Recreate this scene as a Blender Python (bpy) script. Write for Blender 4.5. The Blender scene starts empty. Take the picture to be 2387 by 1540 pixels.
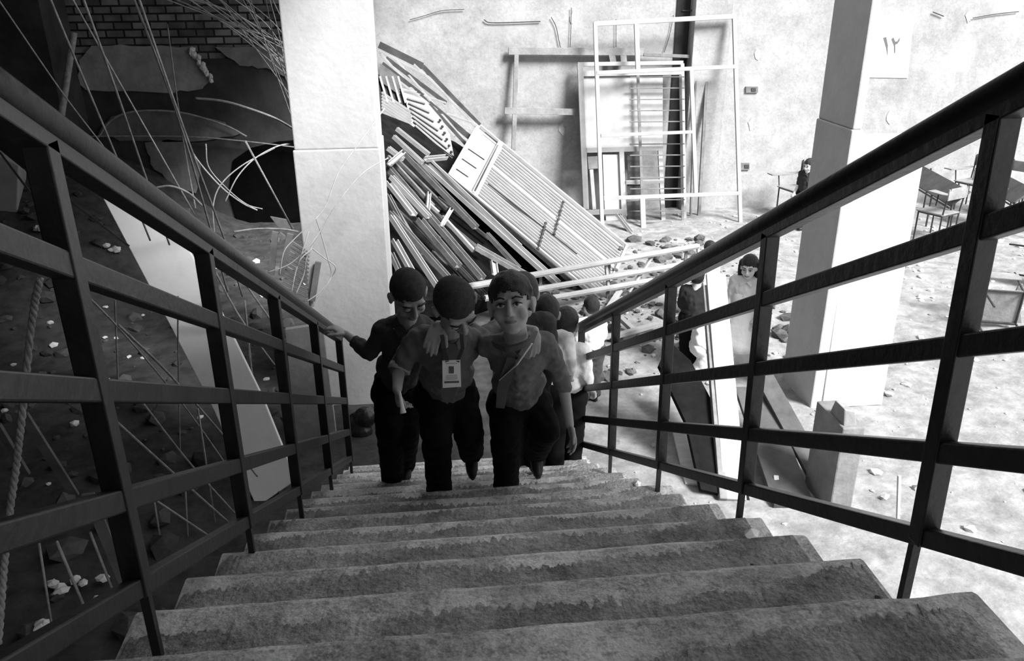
import bpy, bmesh, math, random
from mathutils import Vector, Matrix
from mathutils.noise import noise as pnoise
R=math.radians
sc=bpy.context.scene
COL=sc.collection
# ------------------------------------------------------------------ camera
F=1931.0; CX,CY=1193.5,770.0
yaw,pit,rol=R(5.77),R(22.77),R(-.39)
s_,c_=math.sin(yaw),math.cos(yaw)
FW=Vector((s_*math.cos(pit),c_*math.cos(pit),-math.sin(pit)))
R0=Vector((c_,-s_,0)); U0=R0.cross(FW)
RR=R0*math.cos(rol)+U0*math.sin(rol); UU=-R0*math.sin(rol)+U0*math.cos(rol)
CAM=Vector((0,0,3.6))
cd=bpy.data.cameras.new('camera'); cam=bpy.data.objects.new('camera',cd); COL.objects.link(cam)
cd.sensor_width=36; cd.lens=F/2387*36; cd.clip_start=.05; cd.clip_end=200
m=Matrix((RR,UU,-FW)).transposed().to_4x4(); m.translation=CAM; cam.matrix_world=m
sc.camera=cam
# ------------------------------------------------------------------ world, sun, exposure
w=bpy.data.worlds.new('sky'); sc.world=w; w.use_nodes=True
bg=w.node_tree.nodes['Background']; bg.inputs[0].default_value=(.8,.8,.8,1); bg.inputs[1].default_value=1.15
SUN_EL,SUN_AZ=R(42),R(40)      # azimuth measured from -Y towards +X
sd=bpy.data.lights.new('sun','SUN'); sd.energy=9.8; sd.angle=R(22); sun=bpy.data.objects.new('sun',sd); COL.objects.link(sun)
tosun=Vector((math.cos(SUN_EL)*math.sin(SUN_AZ),-math.cos(SUN_EL)*math.cos(SUN_AZ),math.sin(SUN_EL)))
sun.rotation_euler=tosun.to_track_quat('Z','Y').to_euler(); sun.location=tosun*20+Vector((0,0,5))
sc.view_settings.view_transform='Standard'; sc.view_settings.look='None'; sc.view_settings.gamma=1
sc.view_settings.use_curve_mapping=False; sc.view_settings.exposure=0.2
# ------------------------------------------------------------------ measuring helpers (photo pixel + a plane of the place -> point)
def ray(x,y): return FW*F+RR*(x-CX)-UU*(y-CY)
def aY(x,y,Y): d=ray(x,y); return CAM+d*(Y/d.y)
def aZ(x,y,Z=0.): d=ray(x,y); return CAM+d*((Z-CAM.z)/d.z)
def aX(x,y,X): d=ray(x,y); return CAM+d*(X/d.x)
def aP(x,y,p0,n): d=ray(x,y); return CAM+d*((p0-CAM).dot(n)/d.dot(n))
# ------------------------------------------------------------------ materials
_M={}
def mat(name,base,rough=.85,var=.25,scale=6.,bump=.15,bscale=None,metal=0.,base2=None,spec=.2,stretch=None,stains=0.,stain_scale=1.2):
    if name in _M: return _M[name]
    m=bpy.data.materials.new(name); m.use_nodes=True; nt=m.node_tree; N=nt.nodes; L=nt.links
    b=N['Principled BSDF']; b.inputs['Roughness'].default_value=rough; b.inputs['Metallic'].default_value=metal
    b.inputs['Specular IOR Level'].default_value=spec
    tc=N.new('ShaderNodeTexCoord'); mp=N.new('ShaderNodeMapping'); L.new(tc.outputs['Object'],mp.inputs[0])
    if stretch: mp.inputs['Scale'].default_value=stretch
    nz=N.new('ShaderNodeTexNoise'); nz.inputs['Scale'].default_value=scale; nz.inputs['Detail'].default_value=8; nz.inputs['Roughness'].default_value=.65
    L.new(mp.outputs[0],nz.inputs['Vector'])
    cr=N.new('ShaderNodeValToRGB'); lo=max(0,base*(1-var)) if base2 is None else base2; hi=min(1,base*(1+var*.6))
    cr.color_ramp.elements[0].position=.32; cr.color_ramp.elements[1].position=.68
    cr.color_ramp.elements[0].color=(lo,lo,lo,1); cr.color_ramp.elements[1].color=(hi,hi,hi,1)
    L.new(nz.outputs['Fac'],cr.inputs[0]); out=cr.outputs[0]
    if stains>0:
        n2=N.new('ShaderNodeTexNoise'); n2.inputs['Scale'].default_value=stain_scale; n2.inputs['Detail'].default_value=6; n2.inputs['Roughness'].default_value=1.15
        L.new(mp.outputs[0],n2.inputs['Vector']); r2=N.new('ShaderNodeValToRGB'); r2.color_ramp.elements[0].position=.35; r2.color_ramp.elements[1].position=.55
        g=1-stains; r2.color_ramp.elements[0].color=(g,g,g,1); r2.color_ramp.elements[1].color=(1,1,1,1); L.new(n2.outputs['Fac'],r2.inputs[0])
        mx=N.new('ShaderNodeMix'); mx.data_type='RGBA'; mx.blend_type='MULTIPLY'; mx.inputs['Factor'].default_value=1
        L.new(out,mx.inputs['A']); L.new(r2.outputs[0],mx.inputs['B']); out=mx.outputs['Result']
    L.new(out,b.inputs['Base Color'])
    if bump:
        nb=N.new('ShaderNodeTexNoise'); nb.inputs['Scale'].default_value=bscale or scale*5; nb.inputs['Detail'].default_value=6
        L.new(mp.outputs[0],nb.inputs['Vector']); bp=N.new('ShaderNodeBump'); bp.inputs['Strength'].default_value=bump; bp.inputs['Distance'].default_value=.02
        L.new(nb.outputs['Fac'],bp.inputs['Height']); L.new(bp.outputs[0],b.inputs['Normal'])
    _M[name]=m; return m
def brick_mat():
    m=bpy.data.materials.new('sooty_brick'); m.use_nodes=True; nt=m.node_tree; N=nt.nodes; L=nt.links; b=N['Principled BSDF']
    tc=N.new('ShaderNodeTexCoord'); sp=N.new('ShaderNodeSeparateXYZ'); L.new(tc.outputs['Object'],sp.inputs[0]); cb=N.new('ShaderNodeCombineXYZ')
    L.new(sp.outputs['X'],cb.inputs['X']); L.new(sp.outputs['Z'],cb.inputs['Y'])
    br=N.new('ShaderNodeTexBrick'); L.new(cb.outputs[0],br.inputs['Vector']); br.inputs['Scale'].default_value=1
    br.inputs['Brick Width'].default_value=.26; br.inputs['Row Height'].default_value=.11; br.inputs['Mortar Size'].default_value=.014
    br.inputs['Color1'].default_value=(.42,.42,.42,1); br.inputs['Color2'].default_value=(.13,.13,.13,1); br.inputs['Mortar'].default_value=(.025,.025,.025,1)
    nz=N.new('ShaderNodeTexNoise'); nz.inputs['Scale'].default_value=3.5; nz.inputs['Detail'].default_value=8; L.new(tc.outputs['Object'],nz.inputs['Vector'])
    cr=N.new('ShaderNodeValToRGB'); cr.color_ramp.elements[0].position=.35; cr.color_ramp.elements[1].position=.7; cr.color_ramp.elements[0].color=(.35,.35,.35,1)
    L.new(nz.outputs['Fac'],cr.inputs[0]); mx=N.new('ShaderNodeMix'); mx.data_type='RGBA'; mx.blend_type='MULTIPLY'; mx.inputs['Factor'].default_value=1
    L.new(br.outputs['Color'],mx.inputs['A']); L.new(cr.outputs[0],mx.inputs['B']); L.new(mx.outputs['Result'],b.inputs['Base Color'])
    bp=N.new('ShaderNodeBump'); bp.inputs['Strength'].default_value=.8; bp.inputs['Distance'].default_value=.02; L.new(br.outputs['Fac'],bp.inputs['Height']); bp.invert=True
    L.new(bp.outputs[0],b.inputs['Normal']); b.inputs['Roughness'].default_value=.95; return m
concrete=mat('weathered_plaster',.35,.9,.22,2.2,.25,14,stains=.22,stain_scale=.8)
pillar_m=mat('pillar_concrete',.45,.9,.10,3,.2,18,stains=.08,stain_scale=2)
stair_m=mat('stair_concrete',.80,.85,.42,5.5,.3,60,stains=.6,stain_scale=3.4)
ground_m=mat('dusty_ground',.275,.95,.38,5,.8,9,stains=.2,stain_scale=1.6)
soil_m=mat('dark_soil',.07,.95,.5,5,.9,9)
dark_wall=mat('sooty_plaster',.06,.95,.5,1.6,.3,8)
grey_plaster=mat('grey_plaster',.34,.9,.35,3,.3,12)
brick_m=brick_mat()
rail_m=mat('dark_rail_paint',.02,.42,.5,9,.12,40,spec=.5)
rebar_m=mat('rusty_bar',.36,.7,.4,14,.3,60)
wire_m=mat('pale_wire',.5,.6,.2,14,0)
whitemetal=mat('pale_painted_metal',.34,.6,.16,5,.05,30)
greymetal=mat('grey_painted_metal',.17,.6,.35,6,.1,30)
darkmetal=mat('dark_metal',.05,.5,.4,8,.1,30)
woodp=mat('pale_board',.5,.8,.2,3,.2,20,stretch=(1,6,1))
woodg=mat('grey_wood',.24,.85,.35,4,.3,20)
woodd=mat('dark_wood',.06,.85,.4,4,.3,20)
rubble_m=mat('rubble',.45,.95,.5,3,.5,20)
rubbled_m=mat('dark_rubble',.10,.95,.6,3,.5,20)
paper_m=mat('paper',.82,.8,.03,3,.02,5)
ink_m=mat('ink',.12,.8,.05,3,0)
skin_m=mat('skin',.36,.55,.08,8,.03,60,spec=.4)
skinl_m=mat('fair_skin',.62,.55,.06,8,.02,60)
hair_m=mat('black_hair',.012,.5,.4,60,.5,220,spec=.4)
buzz_m=mat('cropped_hair',.05,.8,.4,50,.5,300)
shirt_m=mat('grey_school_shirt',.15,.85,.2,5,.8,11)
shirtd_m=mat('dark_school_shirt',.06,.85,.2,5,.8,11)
white_m=mat('white_cloth',.75,.8,.06,4,.7,11)
trous_m=mat('black_trousers',.008,.9,.3,6,.1,60,spec=.1)
tie_m=mat('dark_tie',.09,.7,.15,8,.05,60)
shoe_m=mat('black_shoe',.02,.5,.3,8,.05,30)
eye_m=mat('eye_white',.6,.25,.03,3,0,spec=.8)
iris_m=mat('iris',.012,.15,.1,3,0,spec=.8)
lip_m=mat('lips',.20,.5,.05,8,.02)
bag_m=mat('black_plastic',.02,.22,.3,8,.3,20,spec=.6)
# ------------------------------------------------------------------ mesh helpers
class MB:
    def __init__(s): s.v=[]; s.f=[]
    def add(s,vs,fs):
        o=len(s.v); s.v+= [Vector(v) for v in vs]; s.f+=[tuple(i+o for i in f) for f in fs]; return s
    def hexa(s,b,t):   # 4 bottom, 4 top
        return s.add(list(b)+list(t),[(3,2,1,0),(4,5,6,7),(0,1,5,4),(1,2,6,5),(2,3,7,6),(3,0,4,7)])
    def box(s,x0,x1,y0,y1,z0,z1):
        return s.hexa([(x0,y0,z0),(x1,y0,z0),(x1,y1,z0),(x0,y1,z0)],[(x0,y0,z1),(x1,y0,z1),(x1,y1,z1),(x0,y1,z1)])
    def beam(s,a,b,w,h,up=(0,0,1)):
        a=Vector(a); b=Vector(b); d=(b-a).normalized(); up=Vector(up)
        x=d.cross(up)
        if x.length<1e-3: x=d.cross(Vector((0,1,0)))
        x.normalize(); u=x.cross(d).normalized(); x=x*w/2; u=u*h/2
        return s.hexa([a-x-u,a+x-u,b+x-u,b-x-u],[a-x+u,a+x+u,b+x+u,b-x+u])
    def ell(s,c,ax,r,n=16,m=10):   # ellipsoid, ax = 3 axis vectors
        c=Vector(c); vs=[]; fs=[]
        for i in range(m+1):
            t=math.pi*i/m
            for j in range(n):
                p=2*math.pi*j/n
                vs.append(c+ax[0]*(r[0]*math.sin(t)*math.cos(p))+ax[1]*(r[1]*math.sin(t)*math.sin(p))+ax[2]*(r[2]*math.cos(t)))
        for i in range(m):
            for j in range(n): fs.append((i*n+j,(i+1)*n+j,(i+1)*n+(j+1)%n,i*n+(j+1)%n))
        return s.add(vs,fs)
    def tube(s,pts,r,n=8,r2=None,round_=False):
        pts=[Vector(p) for p in pts]; N=len(pts); rs=[r+(r2-r)*i/(N-1) if r2 is not None else (r[i] if isinstance(r,(list,tuple)) else r) for i in range(N)]
        if round_:
            a=pts[0]; b=pts[-1]; d0=(pts[1]-a).normalized(); d1=(b-pts[-2]).normalized()
            pre=[(a-d0*rs[0]*math.sin(t),rs[0]*math.cos(t)) for t in (1.5,1.1,.6)]; post=[(b+d1*rs[-1]*math.sin(t),rs[-1]*math.cos(t)) for t in (.6,1.1,1.5)]
            pts=[p for p,_ in pre]+pts+[p for p,_ in post]; rs=[q for _,q in pre]+rs+[q for _,q in post]; N=len(pts)
        t=(pts[1]-pts[0]).normalized(); u=t.orthogonal().normalized(); vs=[]; fs=[]
        for i,p in enumerate(pts):
            if i==0: d=pts[1]-pts[0]
            elif i==N-1: d=pts[-1]-pts[-2]
            else: d=(pts[i+1]-pts[i]).normalized()+(pts[i]-pts[i-1]).normalized()
            if d.length<1e-9: d=t
            d.normalize(); u=(u-d*u.dot(d)); u=u.normalized() if u.length>1e-6 else d.orthogonal().normalized(); w_=d.cross(u)
            for j in range(n):
                a=2*math.pi*j/n; vs.append(p+(u*math.cos(a)+w_*math.sin(a))*rs[i])
        for i in range(N-1):
            for j in range(n): fs.append((i*n+j,i*n+(j+1)%n,(i+1)*n+(j+1)%n,(i+1)*n+j))
        fs.append(tuple(reversed(range(n)))); fs.append(tuple((N-1)*n+j for j in range(n)))
        return s.add(vs,fs)
    def cap(s,a,b,ra,rb=None,n=12): return s.tube([a,b],ra,n,rb if rb is not None else ra,True)
    def slab(s,q,t,nrm=None):  # polygon thickened backward along its normal
        q=[Vector(p) for p in q]; n_=(q[1]-q[0]).cross(q[2]-q[1]).normalized()
        if nrm is not None and n_.dot(Vector(nrm))<0: q.reverse(); n_=-n_
        k=len(q); back=[p-n_*t for p in q]
        return s.add(q+back,[tuple(range(k)),tuple(reversed(range(k,2*k)))]+[(i,i+k,(i+1)%k+k,(i+1)%k) for i in range(k)])
    def rock(s,c,r,rnd,flat=.6):
        c=Vector(c); bm=bmesh.new(); bmesh.ops.create_icosphere(bm,subdivisions=1,radius=1)
        sx,sy,sz=[rnd.uniform(.7,1.3) for _ in range(3)]; M=Matrix.Rotation(rnd.uniform(0,6),3,'Z')
        vs=[c+M@Vector((v.co.x*sx,v.co.y*sy,v.co.z*sz*flat))*r*rnd.uniform(.75,1.15) for v in bm.verts]
        fs=[tuple(v.index for v in f.verts) for f in bm.faces]; bm.free(); return s.add(vs,fs)
    def build(s,name,m,parent=None,bevel=0,smooth=False,origin=None):
        me=bpy.data.meshes.new(name)
        if parent is not None:
            o0=parent.get('_o'); o0=Vector(o0) if o0 is not None else Vector((0,0,0))
        elif origin is not None: o0=Vector(origin)
        else:
            mn=Vector([min(v[i] for v in s.v) for i in range(3)]); mx=Vector([max(v[i] for v in s.v) for i in range(3)]); o0=Vector(((mn.x+mx.x)/2,(mn.y+mx.y)/2,mn.z))
        me.from_pydata([v-o0 for v in s.v],[],s.f); me.update()
        bm=bmesh.new(); bm.from_mesh(me); bmesh.ops.recalc_face_normals(bm,faces=bm.faces); bm.to_mesh(me); bm.free()
        if smooth:
            for p in me.polygons: p.use_smooth=True
        me.materials.append(m); o=bpy.data.objects.new(name,me); COL.objects.link(o)
        if parent is not None: o.parent=parent; o['_o']=tuple(o0)
        else: o.location=o0; o['_o']=tuple(o0)
        if bevel:
            bv=o.modifiers.new('bevel','BEVEL'); bv.width=bevel; bv.segments=2; bv.limit_method='ANGLE'
        return o
def tag(o,label=None,cat=None,group=None,kind=None):
    if label: o['label']=label
    if cat: o['category']=cat
    if group: o['group']=group
    if kind: o['kind']=kind
    return o
def thing(name,loc,label,cat,group=None):
    o=bpy.data.objects.new(name,None); COL.objects.link(o); o.location=Vector(loc); o['_o']=tuple(Vector(loc)); o.empty_display_size=.1
    return tag(o,label,cat,group)
def struct(name,mb,m,**k): return tag(mb.build(name,m,**k),kind='structure')
def curve(pts,n=8):
    pts=[Vector(p) for p in pts]
    if len(pts)<3: return pts
    out=[]; P=[pts[0]*2-pts[1]]+pts+[pts[-1]*2-pts[-2]]
    for i in range(1,len(P)-2):
        a,b,c,d=P[i-1:i+3]
        for j in range(n):
            t=j/n; out.append(.5*((2*b)+(c-a)*t+(2*a-5*b+4*c-d)*t*t+(3*b-a-3*c+d)*t**3))
    return out+[pts[-1]]
rnd=random.Random(7)
# ------------------------------------------------------------------ the building shell
def hgt(x,y):
    z=.05*pnoise(Vector((x*.6,y*.6,0)))+.035*pnoise(Vector((x*1.9,y*1.9,3)))+.02*pnoise(Vector((x*5,y*5,7)))
    if x<-2.8:      # earth bank rising towards the back left
        t=min(1,max(0,(-2.8-x)/2.2)); u=min(1,max(0,(y-7.5)/5)); z+=1.15*t*t*(3-2*t)*u*u*(3-2*u)
    return z
def terrain(name,x0,x1,y0,y1,st,m):
    mb=MB(); nx=int((x1-x0)/st)+1; ny=int((y1-y0)/st)+1; vs=[]; fs=[]
    for j in range(ny+1):
        for i in range(nx+1):
            x=x0+(x1-x0)*i/nx; y=y0+(y1-y0)*j/ny; vs.append((x,y,hgt(x,y)))
    for j in range(ny):
        for i in range(nx): a=j*(nx+1)+i; fs.append((a,a+1,a+nx+2,a+nx+1))
    mb.add(vs,fs); return struct(name,mb,m,smooth=True,origin=(0,0,0))
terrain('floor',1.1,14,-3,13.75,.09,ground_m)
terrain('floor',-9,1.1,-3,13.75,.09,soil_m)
WY=13.6
# far wall: right part, projecting pier whose left flank is in shade, left part
xa=aY(1606,60,WY).x
struct('wall_back',MB().box(-1.35,14,WY,WY+.3,-.2,6),concrete)
struct('wall_back_pier',MB().box(xa+.02,xa+.62,WY-.22,WY+.02,-.2,6),concrete,bevel=.01)
struct('shade_trim_1',MB().box(xa-.22,xa-.0,WY-.02,WY+.01,-.2,6),mat('flank_shade',.03,.9,.3,5,.1,spec=.05))  # dark strip painting the shade of the pier's left flank
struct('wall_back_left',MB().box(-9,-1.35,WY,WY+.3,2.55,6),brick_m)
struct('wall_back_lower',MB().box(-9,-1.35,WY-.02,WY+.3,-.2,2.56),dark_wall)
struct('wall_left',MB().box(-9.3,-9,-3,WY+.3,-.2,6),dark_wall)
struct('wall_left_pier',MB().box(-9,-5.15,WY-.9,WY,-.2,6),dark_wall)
struct('sky_block_front',MB().box(-9,.4,-3.3,-3,-.2,6),dark_wall)  # unseen wall added against the sky, cut short to let light in
struct('shade_trim_2',MB().slab([aY(x,y,WY-.07) for x,y in ((545,372),(585,345),(650,330),(760,322),(760,560),(640,560),(560,540),(535,450))],.04,(0,-1,0)),mat('hollow_shade',.004,.95,.3,5,.1,spec=.02))  # near-black sheet painting the shade inside a hollow
# unseen upper slabs, added and cut to shade the stair and left bay
struct('shade_slab',MB().box(-9,4.6,-3.2,3.5,5.2,5.5),concrete)
struct('shade_slab_left',MB().box(-9,.15,3.5,7.5,5.2,5.5),concrete)
struct('shade_slab_back',MB().box(-9,.6,7.5,WY+.3,5.2,5.5),concrete)
# concrete pillars
def pillar(x0,x1,y0,y1,ztop,label,joint):
    t=thing('pillar',((x0+x1)/2,(y0+y1)/2,0),label,'pillar','concrete pillars')
    mb=MB()
    def ring(z,k=0): return [(x0-k,y0-k,z),(x1+k,y0-k,z),(x1+k,y1+k,z),(x0-k,y1+k,z)]
    mb.hexa(ring(-.1,.012),ring(joint,.012)); mb.build('shaft_lower',pillar_m,t,bevel=.012)
    mb=MB().hexa(ring(joint),ring(ztop)); mb.build('shaft_upper',pillar_m,t,bevel=.012); return t
pillar(-1.075,-.39,6.95,7.6,5.5,'pale square concrete pillar left of the climbing boys',2.35)
p2=pillar(3.39,3.47,6.4,7.02,5.5,'narrow concrete pillar right of the stairs with its wide side in shade',2.5)
tag(MB().hexa([(3.49,6.38,0),(4.06,6.38,0),(4.06,6.43,0),(3.49,6.43,0)],[(3.49,6.44,2.45),(4.06,6.44,2.45),(4.06,6.49,2.45),(3.49,6.49,2.45)]).build('board',paper_m,bevel=.004),'tall plain white board standing against the shaded right pillar','board')
# broken plaster patch and beam band on the dark back wall
def patch(name,px,Y,m,th=.04,seed=1):
    r=random.Random(seed); pts=[]
    for i,(x,y) in enumerate(px):
        x2,y2=px[(i+1)%len(px)]
        for k in range(4):
            t=k/4; pts.append(aY(x+(x2-x)*t+r.uniform(-4,4),y+(y2-y)*t+r.uniform(-3,3),Y))
    return MB().slab(pts,th,(0,-1,0)).build(name,m)
o=patch('plaster_patch',[(185,140),(215,108),(300,105),(445,112),(462,150),(492,188),(470,205),(400,215),(200,212),(180,180)],WY-.06,grey_plaster,.04,3); tag(o,'grey plaster patch with a jagged right edge under the dark bricks','plaster')
o=patch('plaster_patch',[(500,108),(686,105),(700,200),(620,160),(560,150)],WY-.05,mat('plaster_b',.24,.9,.4,3,.3),.03,5); tag(o,'darker plaster strip beside the pale pillar behind the rods','plaster')
o=patch('plaster_patch',[(225,315),(260,270),(330,258),(420,262),(520,285),(560,310),(480,330),(300,330)],WY-.05,mat('plaster_c',.18,.9,.4,3,.3),.03,6); tag(o,'low arched plaster patch on the dark back wall','plaster')
o=patch('plaster_patch',[(340,330),(420,325),(470,380),(460,450),(400,430),(350,380)],WY-.05,mat('plaster_d',.24,.9,.4,3,.3),.03,8); tag(o,'blotchy plaster patch below the low arch','plaster')
r=random.Random(5); mb=MB()
for i in range(16):
    t_=i/15; x,y=(447+t_*48,116+t_*72); mb.rock(aY(x+r.uniform(-4,4),y,WY-.1),r.uniform(.03,.055),r,1)
tag(mb.build('broken_edge',mat('pale_plaster',.6,.9,.2,8,.3)),'pale crumbled plaster along the jagged edge of the grey patch','plaster')
# ------------------------------------------------------------------ stair
K0,DY,TS=1.249,.3346,math.tan(R(27.75))
def nose(k): y=K0+DY*k; return y,3.6-.483-TS*y
st=thing('staircase',(.2,3.4,0),'long straight flight of worn grey concrete steps','stairs')
XL,XR_=-.705,1.03
for k in range(-4,15):
    y1,z=nose(k); y0=nose(k-1)[0]; zn=nose(k+1)[1]
    if z<.05: break
    mb=MB(); r=random.Random(k+50); nx=48; ends=[]
    xr=XR_+r.uniform(-.015,.02)+(.03 if k%3==0 else 0)
    vs=[];fs=[]
    prof=[(y0-.02,z-.26),(y0-.02,z),(y1-.02,z),(y1-.004,z-.006),(y1,z-.02),(y1-.02,z-.04),(y1-.02,zn-.12)]
    for i in range(nx+1):
        x=XL+(xr-XL)*i/nx
        for j,(yy,zz) in enumerate(prof):
            dz=.004*pnoise(Vector((x*4,yy*3,k))) if j in(1,2,3) else 0; dy=.004*pnoise(Vector((x*4,k*3.,1)))+.004*pnoise(Vector((x*23,k*3.,5))) if j in(2,3,4) else 0
            if j in(2,3,4) and x>.8: dy-=.02*max(0,pnoise(Vector((x*6,k*5.,2))))
            vs.append((x,yy+dy,zz+dz))
    n=len(prof)
    for i in range(nx):
        for j in range(n): fs.append((i*n+j,i*n+(j+1)%n,(i+1)*n+(j+1)%n,(i+1)*n+j))
    fs.append(tuple(range(n))); fs.append(tuple(nx*n+j for j in reversed(range(n))))
    mb.add(vs,fs).build('step',stair_m,st)
ya,za=nose(-4.9); yb,zb=nose(13.9)
MB().hexa([(XL+.25,ya,za-.52),(XR_-.2,ya,za-.52),(XR_-.2,yb,zb-.42),(XL+.25,yb,zb-.42)],[(XL+.25,ya,za-.2),(XR_-.2,ya,za-.2),(XR_-.2,yb,zb-.2),(XL+.25,yb,zb-.2)]).build('waist_slab',stair_m,st)
struct('floor_landing',MB().box(-2.4,1.9,-3,-.42,nose(-5)[1]-.25,nose(-5)[1]),stair_m)
# ------------------------------------------------------------------ railings
def lz(h,y): return 3.6+h-TS*y
def railing(X,posts,label,off=0.,y0=.15):
    t=thing('stair_railing',(X,3.2,0),label,'railing','iron railings either side of the stair')
    ye=posts[-1]+.04; up=Vector((0,math.sin(R(27.75)),math.cos(R(27.75))))
    hs=[.547,.2986,.066,-.1675,-.371]
    mb=MB(); mb.tube([(X,y0,lz(hs[0]+.0+off,y0)),(X,ye+.03,lz(hs[0]+off,ye+.03))],.031,16); hr=mb.build('handrail',rail_m,t,smooth=True)
    mb=MB(); mb.beam((X,y0,lz(hs[0]-.038+off,y0)),(X,ye,lz(hs[0]-.038+off,ye)),.042,.03,up); mb.build('flat_bar',rail_m,hr,bevel=.003)
    for i,h in enumerate(hs[1:]):
        sz=.044 if i<3 else .04
        MB().beam((X,y0,lz(h+off,y0)),(X,ye,lz(h+off,ye)),sz*.8,sz,up).build('cross_rail',rail_m,t,bevel=.004)
    for k,y in enumerate(posts):
        yt=y+(.035 if X>0 else 0); MB().beam((X,y,lz(-.385+off,y)),(X,yt,lz(.51+off,yt)),.042,.042,(0,1,0)).build('post',rail_m,t,bevel=.003)
    for k,y in enumerate(posts):
        MB().beam((X,y+.02,tread0(y+.02)-.02),(X,y+.02,lz(-.37,y+.02)),.018,.018,(0,1,0)).build('foot',rail_m,t)
    return t
def tread0(Y):
    return nose(math.ceil((Y-K0)/DY-1e-6))[1]
railing(1.0,[.45,1.34,2.24,3.17,4.13,5.12],'black iron stair railing on the bright right side')
railing(-.612,[.5,1.40,2.22,3.07,3.98,4.94],'dark iron stair railing on the gloomy left side')
# ------------------------------------------------------------------ leaning window and door frames at the far wall
def leanY(Yt,Yb,yt,yb): return lambda x,y: Yt+(Yb-Yt)*(y-yt)/(yb-yt)
def frame_px(name,label,cat,bars,Yf,m,w=.05,d=.05,part='bar',panes=(),group=None):
    pts=[aY(x,y,Yf(x,y)) for b in bars for (x,y) in b[:2]]
    c=sum(pts,Vector())/len(pts); t=thing(name,(c.x,c.y,min(p.z for p in pts)),label,cat,group)
    for b in bars:
        a,e=[aY(x,y,Yf(x,y)) for (x,y) in b[:2]]; ww=b[2] if len(b)>2 else w
        pn=b[3] if len(b)>3 else part; mm=b[4] if len(b)>4 else m
        MB().beam(a,e,ww,d,(0,-1,.12)).build(pn,mm,t,bevel=.004)
    for q,mm,pn in panes:
        MB().slab([aY(x,y,Yf(x,y)+.02) for x,y in q],.02,(0,-1,0)).build(pn,mm,t)
    return t
frame_px('window_frame','tall pale metal window frame leaning in front of the others at the far wall','window frame',
 [((1387,52),(1405,565),.06,'stile'),((1711,36),(1727,560),.06,'stile'),((1384,56),(1715,38),.07,'head_rail'),((1390,170),(1715,155),.06,'cross_rail'),
  ((1400,316),(1620,307),.05,'cross_rail'),((1407,462),(1724,450),.06,'cross_rail'),((1483,52),(1487,164),.07,'mullion'),((1611,162),(1622,455),.06,'mullion'),
  ((1497,462),(1501,566),.08,'mullion'),((1404,565),(1728,557),.06,'bottom_rail')],leanY(13.25,12.55,40,560),whitemetal,.06,.05)
frame_px('wooden_frame','dark wooden frame with a middle bar hung left of the pale window frames','frame',
 [((1185,119),(1500,121),.11,'head_rail'),((1204,122),(1197,350),.07,'stile'),((1176,258),(1342,261),.1,'cross_rail'),((1425,125),(1430,150),.1,'block'),((1452,125),(1454,150),.1,'block')],leanY(13.5,13.35,110,360),woodg)
frame_px('wooden_frame','thin grey frame with one long upright behind the pale window frame','frame',
 [((1500,127),(1657,134),.05,'head_rail'),((1650,132),(1628,520),.05,'stile'),((1622,170),(1610,500),.03,'stile')],leanY(13.5,13.0,110,520),greymetal)
glass_m=mat('dusty_pane',.5,.3,.1,3,0,spec=.6)
frame_px('door_leaf','pale wooden door with small windows in its lower half at the far wall','door',
 [((1352,148),(1366,488),.09,'stile'),((1590,148),(1596,560),.06,'stile'),((1346,150),(1592,146),.06,'head_rail'),((1356,172),(1590,168),.08,'cross_rail'),
  ((1366,350),(1545,345),.08,'cross_rail'),((1448,345),(1456,560),.08,'mullion'),((1366,495),(1460,492),.08,'cross_rail'),((1458,425),(1545,422),.06,'cross_rail'),((1538,345),(1548,560),.07,'mullion'),((1378,395),(1385,488),.06,'mullion')],
 leanY(13.4,12.9,140,560),whitemetal,.06,.05,
 panes=[([(1360,172),(1545,170),(1545,346),(1366,350)],whitemetal,'panel'),([(1405,360),(1445,360),(1450,490),(1410,490)],glass_m,'pane'),([(1462,362),(1492,360),(1494,420),(1464,424)],darkmetal,'pane'),([(1462,430),(1494,430),(1496,458),(1464,460)],darkmetal,'pane'),
        ([(1370,365),(1402,363),(1402,392),(1372,394)],greymetal,'pane'),([(1462,470),(1492,468),(1496,555),(1464,556)],darkmetal,'pane'),([(1412,500),(1452,498),(1458,560),(1416,562)],glass_m,'pane')])
bars=[((1487,175),(1500,560),.045,'stile'),((1586,175),(1592,560),.045,'stile')]
for i in range(15): y=180+26*i; bars.append(((1468,y),(1596,y-1),.018,'rung'))
frame_px('window_grille','narrow pale metal grille with many rungs leaning behind the window frame','grille',bars,leanY(13.32,12.75,140,560),greymetal,.04,.02)
# ------------------------------------------------------------------ writing on the wall: paper sheet with the numeral
t=thing('paper_sheet',aY(2080,180,WY-.01),'white paper sheet with a black two digit numeral on the bright wall','sign')
MB().slab([aY(x,y,WY-.012) for x,y in ((2038,40),(2130,38),(2116,182),(2022,180))],.006,(0,-1,0)).build('sheet',paper_m,t)
MB().slab([aY(x,y,WY-.016) for x,y in ((2059,88),(2066,86),(2070,105),(2069,130),(2066,112))],.003,(0,-1,0)).build('digit',ink_m,t)
MB().slab([aY(x,y,WY-.016) for x,y in ((2078,91),(2083,87),(2087,97),(2092,96),(2098,86),(2097,95),(2092,102),(2087,104),(2087,122),(2085,125),(2084,106))],.003,(0,-1,0)).build('digit',ink_m,t)
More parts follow.
